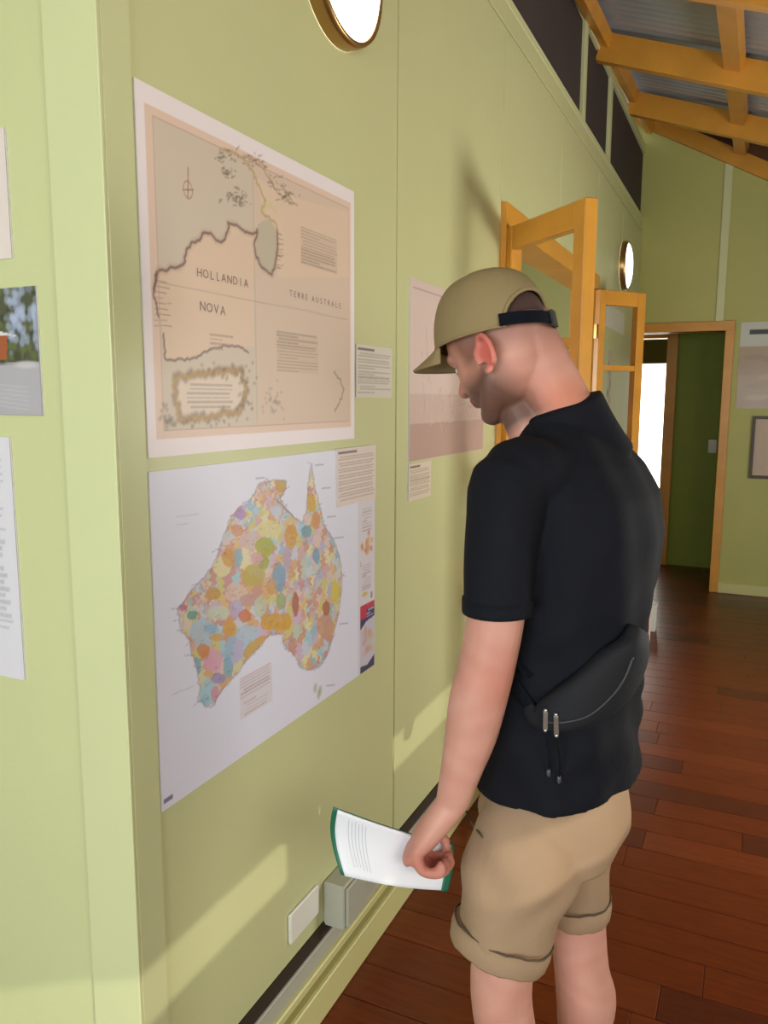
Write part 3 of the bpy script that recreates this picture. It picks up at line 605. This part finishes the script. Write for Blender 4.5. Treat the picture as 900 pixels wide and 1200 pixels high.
# jaw
tube(body, [hd(-.004, .046, -.045), hd(.024, .042, -.084), hd(.066, .018, -.108)], [.018, .020, .017], 14, tuple(hu))
tube(body, [hd(-.004, -.046, -.045), hd(.024, -.042, -.084), hd(.066, -.018, -.108)], [.018, .020, .017], 14, tuple(hu))
ell(body, hd(.074, 0, -.104), (.020, .024, .018), RH); ell(body, hd(.030, 0, -.085), (.055, .040, .030), RH)
ell(body, hd(.062, 0, -.052), (.034, .038, .042), RH); ell(body, hd(.050, .034, -.030), (.026, .022, .024), RH); ell(body, hd(.050, -.034, -.030), (.026, .022, .024), RH)
tube(body, [hd(.086, 0, .006), hd(.098, 0, -.018), hd(.110, 0, -.036)], [.009, .011, .013], 12, tuple(LH)); ell(body, hd(.098, .012, -.040), (.010, .009, .008), RH); ell(body, hd(.098, -.012, -.040), (.010, .009, .008), RH)
tube(body, [hd(.075, .045, .010), hd(.086, .02, .012), hd(.086, -.02, .012), hd(.075, -.045, .010)], [.009, .011, .011, .009], 10, tuple(hu))
ell(body, hd(.092, 0, -.063), (.008, .022, .006), RH); ell(body, hd(.090, 0, -.073), (.009, .020, .007), RH)
# ears
for s in (1, -1):
    pts = []
    for k in range(15):
        t = math.radians(-70+k*19); pts.append(hd(-.026-.016*math.cos(t)+(.008 if k > 11 else 0), s*(.081+.010*(.5+.5*math.cos(t))), -.044+.028*math.sin(t)))
    tube(body, pts, [.0055]*15, 10, tuple(LH), 2)
    ell(body, hd(-.024, s*.078, -.046), (.015, .006, .026), RH); ell(body, hd(-.014, s*.082, -.074), (.009, .005, .010), RH)
# neck, shoulders and trunk under the clothes
tube(body, [V3((.012, .01, 1.40)), V3((.000, .005, 1.49)), V3((-.030, .0, 1.555)), V3((-.068, .0, 1.62)), V3((-.095, 0, 1.67))], [(.085, .085), (.066, .068), (.059, .062), (.060, .064), (.062, .064)], 24, (0, 1, 0))
tube(body, [V3((-.03, -.02, 1.40)), V3((-.075, -.01, 1.51)), V3((-.105, .0, 1.56))], [.04, .035, .03], 16)
tube(body, [V3((.034, .025, 1.42)), V3((.012, .012, 1.50)), V3((-.030, .005, 1.585)), V3((-.060, .005, 1.64))], [.045, .040, .038, .038], 16)
rings = [ringpts((t[1], t[2], t[0]), R_, F_, t[3]-(.055 if t[0] < .95 else .018), t[4]-(.055 if t[0] < .95 else .018), 32, 2.2) for t in TOR]
loft(body, rings)
def arm(bm, P, Rr): tube(bm, P, Rr, 20, (0, 1, 0))
ashL = [M(600, 556, 1.245), M(588, 640, 1.22), M(582, 715, 1.215), M(571, 778, 1.215), M(560, 820, 1.22), M(552, 860, 1.225), M(541, 900, 1.23), M(531, 938, 1.238)]
arm(body, ashL, [(.042, .040), (.043, .044), (.045, .046), (.043, .0455), (.043, .047), (.038, .043), (.031, .035), (.024, .029)])
shR = V3((.034, 0, 1.405))+R_*.165
elR = M(738, 720, 1.60); wrR = M(737, 795, 1.60)
arm(body, [shR, shR+(elR-shR)*.5, elR, elR+(wrR-elR)*.5, wrR], [(.050, .05), (.045, .047), (.038, .042), (.037, .04), (.024, .03)])
# --- hands
def hand(bm, W, K, side, curl, thumb, fl=(.036, .026, .020), th_=1.0):
    d = (K-W).normalized(); A = V3(side); A = (A-d*d.dot(A)).normalized()
    tube(bm, [W, W+(K-W)*.35, W+(K-W)*.75, K+d*.004], [(.026, .021*th_), (.034, .020*th_), (.040, .018*th_), (.039, .012*th_)], 20, tuple(A))
    for i in range(4):
        b = K+A*(-.030+.020*i)-d*(.004 if i in (0,) else 0); ln = (.82, .96, 1.05, .95)[i]; p = [b-d*.01]; q = b
        p.append(q)
        for s in range(3): q = q+V3(curl[i][s] if isinstance(curl[0][0], tuple) else curl[s]).normalized()*fl[s]*ln; p.append(q)
        tube(bm, p, [.0100, .0108, .0100, .0094, .0080], 12, tuple(A), 3)
    tube(bm, [W+V3(t) for t in thumb], [.013, .013, .0105, .0085], 12, tuple(d), 3)
WL = M(528, 944, 1.24); KL = M(489, 991, 1.25)
hand(body, WL, KL, (.10, 1, -.1), [(.38, 0, -1), (1, .02, -.12), (-.1, .3, 1)], [(-.008, .024, -.018), (-.028, .042, -.045), (-.026, .050, -.072), (-.002, .050, -.094)], (.040, .038, .016), 1.25)
KR = wrR+V3((-.012, .005, -.082))
hand(body, wrR, KR, (.7, -.7, 0), [(-.3, -.1, -1), (-.5, -.3, -.7), (-.8, -.4, -.2)], [(-.004, .0, -.010), (-.03, .02, -.03), (-.045, .02, -.055), (-.05, .01, -.075)])
# --- legs
kneeL = M(588, 1128, 1.275); kneeR = M(676, 1078, 1.45)
hipL = V3((.012, 0, .86))-R_*.085; hipR = V3((.004, 0, .86))+R_*.082
kL = V3((kneeL.x, kneeL.y, .51)); kR = V3((kneeR.x, kneeR.y, .51))
def leg(k, hip, ank): tube(body, [hip, hip+(k-hip)*.5, k+Z*.02, k+V3((.012, -.004, -.10)), k+V3((.024, -.006, -.17)), k+V3((.02, -.004, -.27)), ank+Z*.03, ank-Z*.05], [(.062, .064), (.064, .066), (.054, .056), (.054, .055), (.058, .060), (.045, .048), (.034, .036), (.036, .04)], 22, (0, 1, 0))
aL = kL+V3((.022, 0, -.41)); aR = kR+V3((.022, 0, -.41))
leg(kL, hipL, aL); leg(kR, hipR, aR)
for a in (aL, aR): tube(body, [a+V3((.03, -.015, -.055)), a+F_*.06+Z*-.06, a+F_*.13-Z*.075, a+F_*.16-Z*.082], [(.032, .034), (.036, .03), (.040, .018), (.034, .012)], 16, tuple(R_))
bo = voxel('body', body, m_skin, man, .0036, 5)
co = coords(bo.data); ne = len(bo.data.edges); ed = np.empty(ne*2, int); bo.data.edges.foreach_get('vertices', ed); ed = ed.reshape(-1, 2)
wgt = np.zeros(len(co))
for s_ in (1, -1):
    for c_, rad in ((hd(-.035, s_*.055, -.075), .055), (hd(.00, s_*.05, -.105), .045), (hd(-.05, s_*.05, -.045), .05)):
        wgt = np.maximum(wgt, np.clip(1.6*(1-np.linalg.norm(co-np.array(c_), axis=1)/rad), 0, 1))
    wgt *= np.clip((np.linalg.norm(co-np.array(hd(-.024, s_*.085, -.044)), axis=1)-.034)/.012, 0, 1)
deg = np.bincount(ed.ravel(), minlength=len(co))[:, None]
for it in range(90):
    sm_ = np.zeros_like(co); np.add.at(sm_, ed[:, 0], co[ed[:, 1]]); np.add.at(sm_, ed[:, 1], co[ed[:, 0]]); co = co+wgt[:, None]*.6*(sm_/deg-co)
bo.data.vertices.foreach_set('co', co.ravel()); bo.data.update()
rel = co-np.array(H0); hfv = rel@np.array(hf); hlv = rel@np.array(LH); huv = rel@np.array(hu)
n = len(co); col = np.tile(lin((204, 150, 134)), (n, 1))
nz = np.sin(co[:, 0]*61+3*np.sin(co[:, 2]*33))*np.sin(co[:, 1]*57+2*np.sin(co[:, 2]*41)); 
def blend(mk, c): 
    global col; mk = np.clip(mk, 0, 1)[:, None]; col = col*(1-mk)+lin(c)*mk
blend(.25+.25*nz, (190, 128, 112))
head = co[:, 2] > 1.53
blend(head*np.clip((.10-abs(rel[:, 0]-.08))/.05, 0, 1)*np.clip((1.60-co[:, 2])/.06, 0, 1)*.4, (206, 118, 88))       # sunburnt nape
near = np.exp(-((rel[:, 0]-.10)**2+(co[:, 2]-1.555)**2)/.0010); blend(near*.55, (196, 108, 74))
blend((hfv > .02)*head*.45, (186, 122, 92))
stub = np.clip((-.035-huv)/.03, 0, 1)*np.clip((hfv+.030)/.04, 0, 1)*np.clip((huv+.16)/.02, 0, 1)*(abs(hlv) < .08); blend(stub*.88, (84, 58, 48))
side = np.clip((hfv+.018)/.012, 0, 1)*np.clip((.05-hfv)/.02, 0, 1)*np.clip((huv+.045)/.02, 0, 1)*head; blend(side*.7, (116, 76, 60))
hairm = np.clip((huv+.055)/.055, 0, 1)*np.clip((.00-hfv)/.03, 0, 1)*head; blend(hairm*.8, (110, 70, 62))
np_ = np.clip(1-abs(hfv+.085)/.05, 0, 1)*np.clip((huv+.11)/.05, 0, 1)*head; blend(np_*.45, (150, 104, 92))
ear = np.exp(-(((hfv+.026)/.026)**2+((huv+.046)/.036)**2))*(abs(hlv) > .080); blend(ear*1.1, (208, 104, 92))
hnd = np.clip(1-np.linalg.norm(co-np.array(KL+V3((.02, 0, -.02))), axis=1)/.075, 0, 1); blend(hnd*1.1, (180, 98, 84))
elb = np.exp(-(np.linalg.norm(co-np.array(M(585, 790, 1.2)), axis=1)/.05)**2); blend(elb*.5, (188, 106, 88))
lp = np.exp(-(((hfv-.10)/.02)**2+(hlv/.022)**2+((huv+.068)/.008)**2)); blend(lp, (180, 90, 84))
at_ = bo.data.attributes.new('skin', 'FLOAT_COLOR', 'POINT'); at_.data.foreach_set('color', np.concatenate([col, np.ones((n, 1))], 1).astype(np.float32).ravel())
for s in (1, -1):
    bm = bmesh.new(); ell(bm, hd(.074, s*.030, -.012), (.010, .013, .008), RH, 16); o = from_bm('eye', bm, m_eye, man, True)
    bm = bmesh.new(); ell(bm, hd(.0830, s*.030, -.014), (.003, .0055, .0055), RH, 12); from_bm('iris', bm, m_iris, o, True)
# --- hair under the cap
bm = bmesh.new(); ell(bm, hd(.002, 0, .018), (.0975, .0792, .0825), RH, 48)
bmesh.ops.delete(bm, geom=[v for v in bm.verts if (v.co-H0).dot(hu) < -.004+max(0, (v.co-H0).dot(hf)+.02)*.55], context='VERTS')
hair = from_bm('hair', bm, m_hair, man, True)
# --- t-shirt
sh = bmesh.new()
rings = []
for t in [tor(z) for z in np.concatenate([np.linspace(.874, 1.44, 34), np.linspace(1.45, 1.508, 7)])]:
    rr = []
    for i in range(56):
        a = 2*math.pi*i/56; x = math.copysign(abs(math.cos(a))**.92, math.cos(a)); y = math.copysign(abs(math.sin(a))**.92, math.sin(a))
        k = 1+.010*math.sin(a*5+t[0]*26)*max(0, min(1, (1.35-t[0])*3))+.006*math.sin(a*9-t[0]*40)
        zz = t[0]+(((-.012*math.sin(a)+.012*math.cos(a))*max(0, (.96-t[0])/.10)) if t[0] < .95 else 0)
        rr.append(V3((t[1], t[2], zz))+R_*t[3]*x*k+F_*t[4]*y*k)
    rings.append(rr)
loft(sh, rings)
S0 = V3((.030, 0, 1.425))-R_*.10
tube(sh, [S0+V3((.01, .01, -.01)), M(604, 560, 1.255), M(591, 610, 1.225), M(585, 660, 1.217), M(583.5, 708, 1.215)], [(.072, .064), (.068, .064), (.062, .060), (.058, .058), (.0575, .0565)], 26, (0, 1, 0), dome=False)
S1 = V3((.030, 0, 1.415))+R_*.10
sR = [S1, shR+V3((.006, 0, -.012)), shR+(elR-shR)*.42+V3((.006, 0, 0)), shR+(elR-shR)*.72+V3((.008, 0, 0))]
tube(sh, sR, [(.070, .060), (.064, .060), (.057, .057), (.056, .056)], 26, (0, 1, 0), dome=False)
tube(sh, [V3((.02, .01, 1.44)), V3((-.002, .004, 1.502)), V3((-.016, .002, 1.540))], [(.11, .105), (.086, .084), (.077, .076)], 30, (0, 1, 0), dome=False)
shirt = voxel('t_shirt', sh, m_shirt, man, .0048, 6)
co = coords(shirt.data); nr = np.empty(len(co)*3); shirt.data.vertices.foreach_get('normal', nr); nr = nr.reshape(-1, 3)
lowf = np.clip((1.28-co[:, 2])/.15, 0, 1)
dsp = lowf*(.0028*np.sin(co[:, 2]*46+co[:, 0]*38+2*np.sin(co[:, 1]*17))+.002*np.sin(co[:, 2]*80-co[:, 0]*52))+.0018*np.sin(co[:, 0]*60+co[:, 1]*34+co[:, 2]*12)
shirt.data.vertices.foreach_set('co', (co+nr*dsp[:, None]).ravel()); shirt['label'] = 'plain black t-shirt'
bm = bmesh.new(); tube(bm, [M(583.5, 700, 1.215), M(583.5, 713, 1.215), M(583.5, 717, 1.215)], [(.0580, .0570), (.0583, .0573), (.0578, .0568)], 30, (0, 1, 0), 1, dome=False); from_bm('sleeve_hem', bm, m_shirt, shirt, True)
# collar rib
bm = bmesh.new(); cpts = []
for i in range(41):
    a = 2*math.pi*i/40; cpts.append(V3((-.012, .002, 1.5225))+V3((1, 0, .20)).normalized()*.0735*math.cos(a)+V3((0, 1, 0))*.0720*math.sin(a))
tube(bm, cpts, [.0055]*41, 8, (0, 0, 1), 1, dome=False); from_bm('collar', bm, m_shirt, shirt, True)
# --- shorts
so_ = bmesh.new()
loft(so_, [ringpts((c, 0, z), R_, F_, a, b, 32, 2.2) for z, c, a, b in ((.93, .010, .148, .114), (.86, .008, .158, .124), (.80, .006, .160, .132), (.76, .008, .156, .130), (.73, .010, .140, .118))])
hLp = M(583, 1106, 1.275); hRp = M(675, 1064, 1.45)
tube(so_, [hipL+V3((.006, 0, -.02)), hipL+(hLp-hipL)*.3+V3((.004, 0, 0)), hipL+(hLp-hipL)*.62+V3((.0, 0, 0)), hLp+(hipL-hLp)*.12, hLp], [(.070, .080), (.092, .100), (.090, .096), (.083, .084), (.080, .081)], 28, (0, 1, 0), dome=False)
tube(so_, [hipR, hipR+(hRp-hipR)*.3+V3((-.0, 0, 0)), hipR+(hRp-hipR)*.62, hRp+(hipR-hRp)*.12, hRp], [(.074, .080), (.086, .090), (.078, .080), (.067, .064), (.062, .060)], 28, (0, 1, 0), dome=False)
shorts = voxel('shorts', so_, m_short, man, .0048, 7)
co = coords(shorts.data); nr = np.empty(len(co)*3); shorts.data.vertices.foreach_get('normal', nr); nr = nr.reshape(-1, 3)
dsp = .0035*np.sin(co[:, 2]*38+co[:, 0]*30+2*np.sin(co[:, 1]*19))+.003*np.sin(co[:, 0]*55-co[:, 2]*26+1.5*np.sin(co[:, 2]*31)); co = co+nr*dsp[:, None]
shorts.data.vertices.foreach_set('co', co.ravel())
def cuff(P, hip, ra, rb, h):
    d = (hip-P).normalized(); A = V3((0, 1, 0)); A = (A-d*d.dot(A)).normalized(); B = d.cross(A); bm = bmesh.new()
    rs = [ringpts(P+d*t, A, B, ra+e, rb+e, 44) for t, e in ((-.004, -.006), (-.004, .003), (.0, .006), (h*.5, .0085), (h, .0075), (h+.003, .004), (h+.003, -.008))]
    for i, r in enumerate(rs):
        for j, p in enumerate(r): p.z += .0016*math.sin(j*.9)+.001*math.sin(j*2.3)
    loft(bm, rs, False); o = from_bm('cuff', bm, m_short, shorts, True)
    bm = bmesh.new(); rr = ringpts(P+d*(h+.003), A, B, ra+.0072, rb+.0072, 44)
    for j, p in enumerate(rr): p.z += .0016*math.sin(j*.9)+.001*math.sin(j*2.3)
    tube(bm, rr+rr[:1], [.0019]*45, 6, (0, 0, 1), 1, dome=False); from_bm('cuff_seam', bm, m_stitch, shorts, True)
cuff(hLp+V3((.001, 0, -.008)), hipL, .0815, .0825, .034); cuff(hRp+V3((.0, 0, -.006)), hipR, .0640, .0615, .034)
bvs = BVHTree.FromPolygons([v.co.copy() for v in shorts.data.vertices], [tuple(p.vertices) for p in shorts.data.polygons])
bvt = BVHTree.FromPolygons([v.co.copy() for v in shirt.data.vertices], [tuple(p.vertices) for p in shirt.data.polygons])
CL = V3(((CAM-PC).dot(UU), (CAM-PC).dot(hh), CAM.z))
def onsurf(tree, px, py, lift=0):
    q = M(px, py, 1.4); d = (q-CL).normalized(); r = tree.ray_cast(CL, d)
    return (r[0]+r[1]*lift, r[1]) if r[0] else (q, -d)
bm = bmesh.new(); tube(bm, [onsurf(bvs, *p, .0005)[0] for p in ((546, 950), (552, 962), (560, 974), (566, 982))], [.0022, .0026, .0022, .0012], 8, (0, 1, 0), 3, dome=False); from_bm('pocket_slit', bm, m_stitch, shorts, True)
# --- cap
ca, cpn = math.radians(48), math.radians(12)
cfh = V3((-math.cos(ca), math.sin(ca), 0)); CLf = V3((-math.sin(ca), -math.cos(ca), 0)); cf = cfh*math.cos(cpn)-Z*math.sin(cpn); cu_ = cfh*math.sin(cpn)+Z*math.cos(cpn)
CC = V3((-.132, .0, 1.648))
def cp_(f, l, u): return CC+cf*f+CLf*l+cu_*u
NT, NP = 72, 22
def crown(th, ph, e=0):
    c = math.cos(ph)**(.74 if math.cos(th) > 0 else .66); s = math.sin(ph)
    fr = max(0, math.cos(th)); k = 1+.0035*math.cos(6*th)*math.cos(ph)
    return cp_((.104+e)*c*math.cos(th)*k+.006*fr*s, (.088+e)*c*math.sin(th)*k, (.115+e)*s+.006*fr*math.sin(2*ph))
bm = bmesh.new(); G = [[bm.verts.new(crown(2*math.pi*i/NT, math.pi/2*j/NP*.985)) for i in range(NT)] for j in range(NP+1)]
def hole(th, ph):
    a = th-math.pi; return (a/.76)**2+(ph/.56)**2 < 1
for j in range(NP):
    for i in range(NT):
        th = 2*math.pi*(i+.5)/NT; ph = math.pi/2*(j+.5)/NP
        if not hole(th, ph): bm.faces.new((G[j][i], G[j][(i+1) % NT], G[j+1][(i+1) % NT], G[j+1][i]))
bm.faces.new(G[NP])
bmesh.ops.delete(bm, geom=[v for v in bm.verts if not v.link_faces], context='VERTS')
cap = from_bm('cap', bm, m_cap, man, True); cap['label'] = 'olive khaki baseball cap'
# push the ragged opening edge onto the smooth ellipse
sm = cap.modifiers.new('s', 'SOLIDIFY'); sm.thickness = .003; sm.offset = 1
bm = bmesh.new(); pts = []
for k in range(25):
    t = math.pi*k/24; pts.append(crown(.76*math.cos(t)+math.pi, .56*math.sin(t), .002))
tube(bm, pts, [.0035]*25, 8, tuple(cu_), 2, dome=False); from_bm('opening_binding', bm, m_cap, cap, True)
bm = bmesh.new(); rs = []
for k in range(2*NT+1): pass
lw = [crown(.64+2*math.pi*0+0, 0)]
band = []
for k in range(61):                                       # sweat band edge along the rim, open at the back
    t = -math.pi+.80+(2*math.pi-1.60)*k/60; band.append(crown(t, .02, .0015))
tube(bm, band, [.0032]*61, 6, tuple(cu_), 1, dome=False); from_bm('rim_seam', bm, m_cap, cap, True)
for s_ in range(6):
    bm = bmesh.new(); t = s_*math.pi/3+math.pi/6; a0 = .05 if abs(t-math.pi) > .78 else .58
    tube(bm, [crown(t, a0+(1.50-a0)*k/12, .0022) for k in range(13)], [.0012]*13, 6, tuple(CLf), 1, dome=False); from_bm('panel_seam', bm, m_cap, cap, True)
bm = bmesh.new(); ell(bm, cp_(0, 0, .117), (.009, .009, .005)); from_bm('top_button', bm, m_cap, cap, True)
# strap across the opening, with its slide buckle
bm = bmesh.new(); L1 = []
def strp(th, u, e): 
    return cp_((.107+e)*math.cos(th), (.088+e)*math.sin(th), u)
rings = []
for k in range(21):
    th = math.pi-.84+1.68*k/20; rings.append([strp(th, .001, .004), strp(th, .001, .0075), strp(th, .021, .0055), strp(th, .021, .002)])
loft(bm, rings); st = from_bm('strap', bm, m_strap, cap, False); st['label'] = 'black webbing strap'
bm = bmesh.new(); rings = []
for k in range(7):
    th = math.pi+.18+.26*k/6; rings.append([strp(th, -.002, .006), strp(th, -.002, .0115), strp(th, .024, .0095), strp(th, .024, .004)])
loft(bm, rings); from_bm('buckle', bm, m_black, st)
# brim
bm = bmesh.new(); top = []; NB, NR = 24, 8
for j in range(NR+1):
    row = []
    for i in range(NB+1):
        th = -1.02+2.04*i/NB; q = j/NR; ext = .074*math.cos(th/1.02*math.pi/2)**.55*q
        f = .107*math.cos(th)+ext; l = .088*math.sin(th)*(1+.04*q)
        row.append(bm.verts.new(cp_(f, l, .004-.016*q-3.4*l*l*(.35+q)*.55+.0*q)))
    top.append(row)
for j in range(NR):
    for i in range(NB): bm.faces.new((top[j][i], top[j][i+1], top[j+1][i+1], top[j+1][i]))
bmesh.ops.remove_doubles(bm, verts=bm.verts[:], dist=.0004)
br = from_bm('brim', bm, m_cap, cap, True); q = br.modifiers.new('s', 'SOLIDIFY'); q.thickness = .0045; q.offset = 0
# --- shoes
for a in (aL, aR):
    bm = bmesh.new(); zf = a.z-.10
    b0 = V3((a.x, a.y, 0))
    tube(bm, [b0+Z*.12-F_*.005, b0+Z*.075-F_*.004, b0+Z*.055+F_*.05, b0+Z*.045+F_*.13, b0+Z*.036+F_*.19], [(.044, .046), (.044, .048), (.046, .044), (.048, .032), (.040, .022)], 20, tuple(R_)); ell(bm, b0+Z*.045-F_*.03, (.036, .036, .04))
    o = voxel('shoe', bm, m_shoe, man, .006, 4)
    bm = bmesh.new(); rs = []
    for z, e in ((0, -.003), (.003, .001), (.022, .002), (.026, -.002)):
        rr = []
        for i in range(36):
            t = 2*math.pi*i/36; y = math.cos(t); x = math.sin(t); rr.append(b0+F_*(.068+.140*y)+R_*(.043+.006*y+e)*x+Z*z)
        rs.append(rr)
    loft(bm, rs); from_bm('sole', bm, m_sole, o, True)
# ------------------------------------------------------------------ bag slung over his back
bag = empty('waist_bag', PC, man.rotation_euler.z); tag(bag, 'charcoal nylon waist bag slung across the man\'s lower back', 'bag')
bp_ = [(620, 824), (632, 836), (655, 832), (685, 813), (712, 785), (731, 758), (741, 735)]
hw = [.010, .022, .034, .046, .050, .046, .034]; th_ = [.010, .018, .030, .038, .040, .036, .024]
cen = [onsurf(bvt, *p) for p in bp_]
rows = [list(c[0])+list(c[1])+[a, b] for c, a, b in zip(cen, hw, th_)]
SS = catmull(rows, 5); bm = bmesh.new(); rs = []
for i, s in enumerate(SS):
    c = V3(s[:3]); nn = V3(s[3:6]).normalized(); d = (V3(SS[min(i+1, len(SS)-1)][:3])-V3(SS[max(i-1, 0)][:3])).normalized(); up = nn.cross(d).normalized()
    if up.z < 0: up = -up
    rs.append(ringpts(c+nn*s[7]*.45, up, nn, s[6], s[7]*.62, 28, 2.5))
loft(bm, rs); bagb = from_bm('pouch', bm, m_bag, bag, True)
def onbag(px, py, lift=.0):
    t2 = BVHTree.FromPolygons([v.co.copy() for v in bagb.data.vertices], [tuple(p.vertices) for p in bagb.data.polygons]); return onsurf(t2, px, py, lift)
bm = bmesh.new(); zp = [onbag(x, y, .001)[0] for x, y in ((640, 846), (662, 846), (690, 838), (715, 817), (731, 795), (741, 770))]
tube(bm, zp, [.0022]*6, 6, (0, 1, 0), 5, dome=False); from_bm('zip_piping', bm, mat('zip tape', (.03, .03, .036), .5), bag, True)
bm = bmesh.new()
st_pts = [onsurf(bvt, x, y, .004) for x, y in ((604, 800), (612, 812), (622, 826), (632, 838))]
tube(bm, [p[0] for p in st_pts], [(.003, .013)]*4, 8, tuple(st_pts[1][1]), 3, dome=False); 
fr = [V3((tor(z)[1], tor(z)[2], z))-R_*(tor(z)[3]+.004)*math.cos(a)+F_*(tor(z)[4]+.004)*math.sin(a) for a, z in ((.0, 1.10), (.5, 1.15), (1.0, 1.19), (1.57, 1.22), (2.1, 1.24), (2.7, 1.22), (3.2, 1.17), (3.7, 1.12))]
tube(bm, fr, [(.003, .015)]*8, 8, (0, 0, 1), 4, dome=False); from_bm('webbing_strap', bm, m_strap, bag, True)
for x, y, L in ((641, 829, 905), (652.5, 834, 912)):
    b = onbag(x, y+4, .004)[0]; e = onsurf(bvt, x+1.5, L, .005)[0]; c = onbag(x, y+24, .006)[0]
    if (c-b).length > .08: c = b-Z*.04
    bm = bmesh.new(); bar(bm, b, c, .008, .004, (0, -1, 0)); bmesh.ops.bevel(bm, geom=bm.edges[:], offset=.001, segments=1, affect='EDGES'); pl = from_bm('zip_pull', bm, m_metal, bag)
    for rc in (b+Z*.002, c):
        bm = bmesh.new(); bmesh.ops.create_icosphere(bm, subdivisions=2, radius=.0035, matrix=Matrix.Translation(rc)); from_bm('rivet', bm, m_metal, pl, True)
    bm = bmesh.new(); tube(bm, [c, (c+e)/2+V3((.002, -.004, 0)), e], [.0016, .0016, .0016], 6, (0, 1, 0), 4); cdn = from_bm('pull_cord', bm, m_strap, pl, True)
    bm = bmesh.new(); ell(bm, e, (.004, .004, .008)); from_bm('cord_end', bm, mat('cord end', (.06, .06, .07), .3), pl, True)
# ------------------------------------------------------------------ booklet in his left hand
bk = empty('booklet', PC, man.rotation_euler.z); tag(bk, 'open white booklet with green cover held low in the man\'s left hand', 'booklet')
A0, B0, A1, B1 = M(396, 949, 1.245), M(404, 1026, 1.245), M(528, 990, 1.305), M(521, 1043, 1.295)
def sheetpt(s, t, off):
    top = A0+(A1-A0)*s; bot = B0+(B1-B0)*s; p = top+(bot-top)*t; nrm = (A1-A0).cross(B0-A0).normalized()
    if nrm.y > 0: nrm = -nrm
    return p+nrm*(off-.016*math.sin(math.pi*t)*(1-.6*s)+.010*math.sin(math.pi*s))+V3((-.006*math.sin(math.pi*t)*(1-2*s), 0, 0))
def curved(name, s0, s1, t0, t1, o0, th, m, parent, ns=24, nt=14):
    bm = bmesh.new(); g = [[[bm.verts.new(sheetpt(s0+(s1-s0)*i/ns, t0+(t1-t0)*j/nt, o)) for j in range(nt+1)] for i in range(ns+1)] for o in (o0, o0+th)]
    for i in range(ns):
        for j in range(nt):
            for q in (0, 1): bm.faces.new((g[q][i][j], g[q][i+1][j], g[q][i+1][j+1], g[q][i][j+1]))
    for i in range(ns):
        for j in (0, nt): bm.faces.new((g[0][i][j], g[0][i+1][j], g[1][i+1][j], g[1][i][j]))
    for j in range(nt):
        for i in (0, ns): bm.faces.new((g[0][i][j], g[0][i][j+1], g[1][i][j+1], g[1][i][j]))
    return from_bm(name, bm, m, parent, True)
curved('cover', -.035, 1.035, -.012, 1.012, -.004, .0015, m_gcover, bk)
curved('page_block', 0, 1, 0, 1, -.0025, .004, mat('bright white page', (.80, .79, .84), .5), bk)
bm = bmesh.new()
for k in range(6):
    s = .09+.028*k; a = .10+.02*(k % 2); b = .88-.05*random.random()
    P = [sheetpt(s+.03*t, t, .0019) for t in np.linspace(a, b, 10)]; Q = [sheetpt(s+.03*t+.006, t, .0019) for t in np.linspace(a, b, 10)]
    for i in range(9): bm.faces.new([bm.verts.new(v) for v in (P[i], P[i+1], Q[i+1], Q[i])])
o = from_bm('printed_lines', bm, mat('faint grey print', (.55, .55, .60), .6), bk); o['kind'] = 'stuff'
curved('green_edge', .955, 1.03, .42, 1.01, .0022, .0012, m_gcover, bk, 4, 10)
# ------------------------------------------------------------------ small white carton on the floor past the man
lf = empty('carton', (0.345, 5.460, 0)); tag(lf, 'small white carton standing on the dark floor, half hidden behind the man\'s bag', 'box')
m_card = mat('white card', (.75, .75, .72), .6)
box('carton_body', (-.06, -.04, 0), (.052, .04, .155), m_card, lf, .003); box('carton_lid', (-.063, -.043, .155), (.055, .043, .185), m_card, lf, .003)
